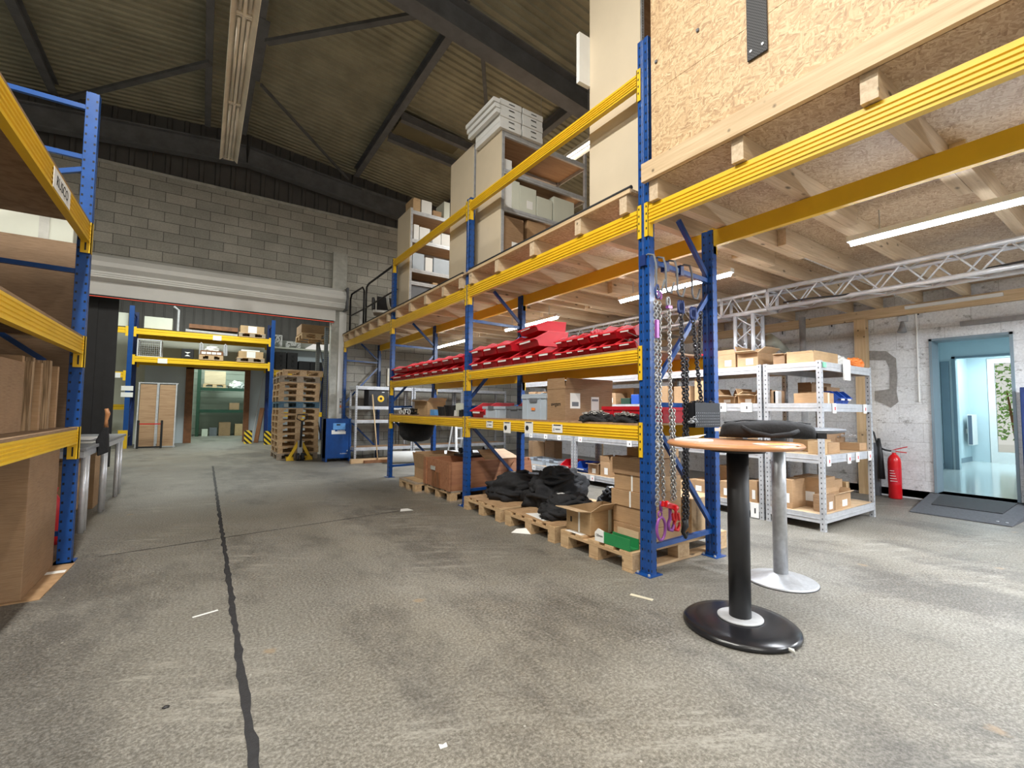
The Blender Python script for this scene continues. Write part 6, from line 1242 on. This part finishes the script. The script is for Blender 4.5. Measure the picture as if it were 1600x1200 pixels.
# ================================================================= RIGHT WALL ITEMS
t = thing('fire_extinguisher', 'red fire extinguisher with a black horn standing at the white wall', 'fire extinguisher', (8.02, 2.36, 0))
MB().lathe([(.068, 0), (.075, .01), (.075, .50), (.068, .55), (.045, .59), (.024, .61), (.024, .63)], n=28).build('cylinder', 'extred', t, smooth=True); MB().lathe([(.0756, .20), (.0756, .42)], n=28).build('instruction_label', 'red', t)
for k in range(5): MB().box(-.078, -.0765, -.05+.008*k, .03, .24+.035*k, .247+.035*k).build('printed_line', 'paper', t)
MB().box(-.02, .02, -.02, .02, .63, .67).build('valve', 'galv', t); MB().bar((0, .03, .66), (0, -.15, .72), .02, .012).bar((0, .0, .65), (0, -.14, .64), .02, .012).build('lever', 'extred', t)
MB().tube([(0, .03, .65), (0, .10, .66), (0, .18, .70), (0, .20, .78), (0, .225, .90), (0, .27, .95), (0, .31, .93)][::1], .012, 8).build('hose', 'black', t, smooth=True); MB().tube([(0, .17, .82), (0, .155, .60), (0, .15, .25)], [.018, .03, .045], 16).build('horn', 'black', t, smooth=True)
t = thing('access_ramp', 'dark grey wedge ramp leading up to the doorway', 'ramp', (WX-.02, 1.53, 0))
m = MB(); V = [(-1.12, -.42, 0), (-1.12, .42, 0), (0, .50, 0), (0, -.46, 0), (-1.12, -.42, .012), (-1.12, .42, .012), (0, .50, .115), (0, -.46, .115)]; vs = [m.bm.verts.new(v) for v in V]
for f in ((0, 1, 2, 3), (4, 7, 6, 5), (0, 4, 5, 1), (1, 5, 6, 2), (2, 6, 7, 3), (3, 7, 4, 0)): m.bm.faces.new([vs[i] for i in f])
m.build('wedge', 'ramp_grey', t, bevel=.004); MB().poly([(-.66, -.28, .059), (-.66, .33, .059), (-.06, .38, .114), (-.06, -.31, .114)]).build('rubber_mat', 'rubber', t, solid=.008)
for y_ in (-.37, -.30): MB().lathe([(.012, 0), (.012, .004)], n=10).build('screw', 'galv', t, loc=(-1.02, y_, .022))
t = thing('sliding_door', 'blue steel sliding door leaf standing at the right of the doorway', 'door', (WX-.10, .72, 0)); MB().box(-.03, .03, -.5, .43, .02, 1.50).build('leaf', 'blue', t, bevel=.005); MB().box(-.045, -.03, .36, .42, .02, 1.50).build('edge_frame', 'blue_dark', t); MB().box(-.05, .0, .38, .45, 0, .05).build('floor_guide', 'black', t)
p = at_x(1412, 500, WX); t = thing('alarm_horn', 'small grey horn siren on the white wall above the extinguisher', 'horn', (WX, p.y, p.z)); MB().box(-.06, 0, -.05, .05, -.03, .05).build('bracket', 'galv', t, bevel=.004); MB().tube([(-.06, 0, -.03), (-.07, 0, -.09), (-.09, 0, -.18)], [.02, .03, .055], 16).build('bell', 'galv_dull', t, smooth=True)
a = at_x(1425, 490, WX); b_ = at_x(1437, 628, WX); tag(MB().tube([(WX-.012, b_.y, a.z), (WX-.012, b_.y, b_.z)], .011, 8).build('conduit', 'paper'), 'thin white vertical conduit on the wall beside the doorway', 'conduit')
for i, (px, py) in enumerate(((1223, 520), (1300, 508), (1435, 489))):
    p = at_x(px, py, WX); t = thing('wall_clip', 'small galvanised clip under the pine wall plate, %s' % ('left one', 'middle one', 'right one beside the horn')[i], 'clip', (WX, p.y, p.z)); MB().box(-.006, 0, -.045, .045, -.07, .03).build('plate', 'galv', t); MB().box(-.012, -.006, -.008, .008, -.03, .03).build('tab', 'black', t)
tag(MB().box(WX-.05, WX, .2, 1.66, 2.32, 2.38).build('door_track', 'galv_dull'), 'grey steel track on the white wall above the doorway', 'track')
tag(MB().box(WX-.05-.07, WX-.071, 1.25, 2.2, 2.63, 2.67).build('white_strip', 'white'), 'unlit white light strip fixed along the pine wall plate above the door', 'light strip')
p = at_x(1254, 520, WX); tag(MB().tube([(7.9, p.y-.13, 0), (7.9, p.y-.13, 2.69)], .045, 16).build('drain_pipe', 'galv', smooth=True), 'vertical pale grey pipe in front of the white wall behind the cartons', 'pipe')
p = at_x(1203, 531, 7.6); tag(MB().tube([(7.55, p.y, p.z), (7.75, p.y-.02, p.z-.03), (8.2, p.y-.02, p.z-.2)], [.10, .07, .05], 16).build('vent_spout', 'ivory', smooth=True), 'pale round vent spout behind the truss leg', 'vent')
tag(MB().box(8.08, 8.16, 2.56, 2.63, 0, .75).build('dark_profile', 'dark_grey_plastic'), 'dark upright profile between the shelving and the pine post', 'profile')
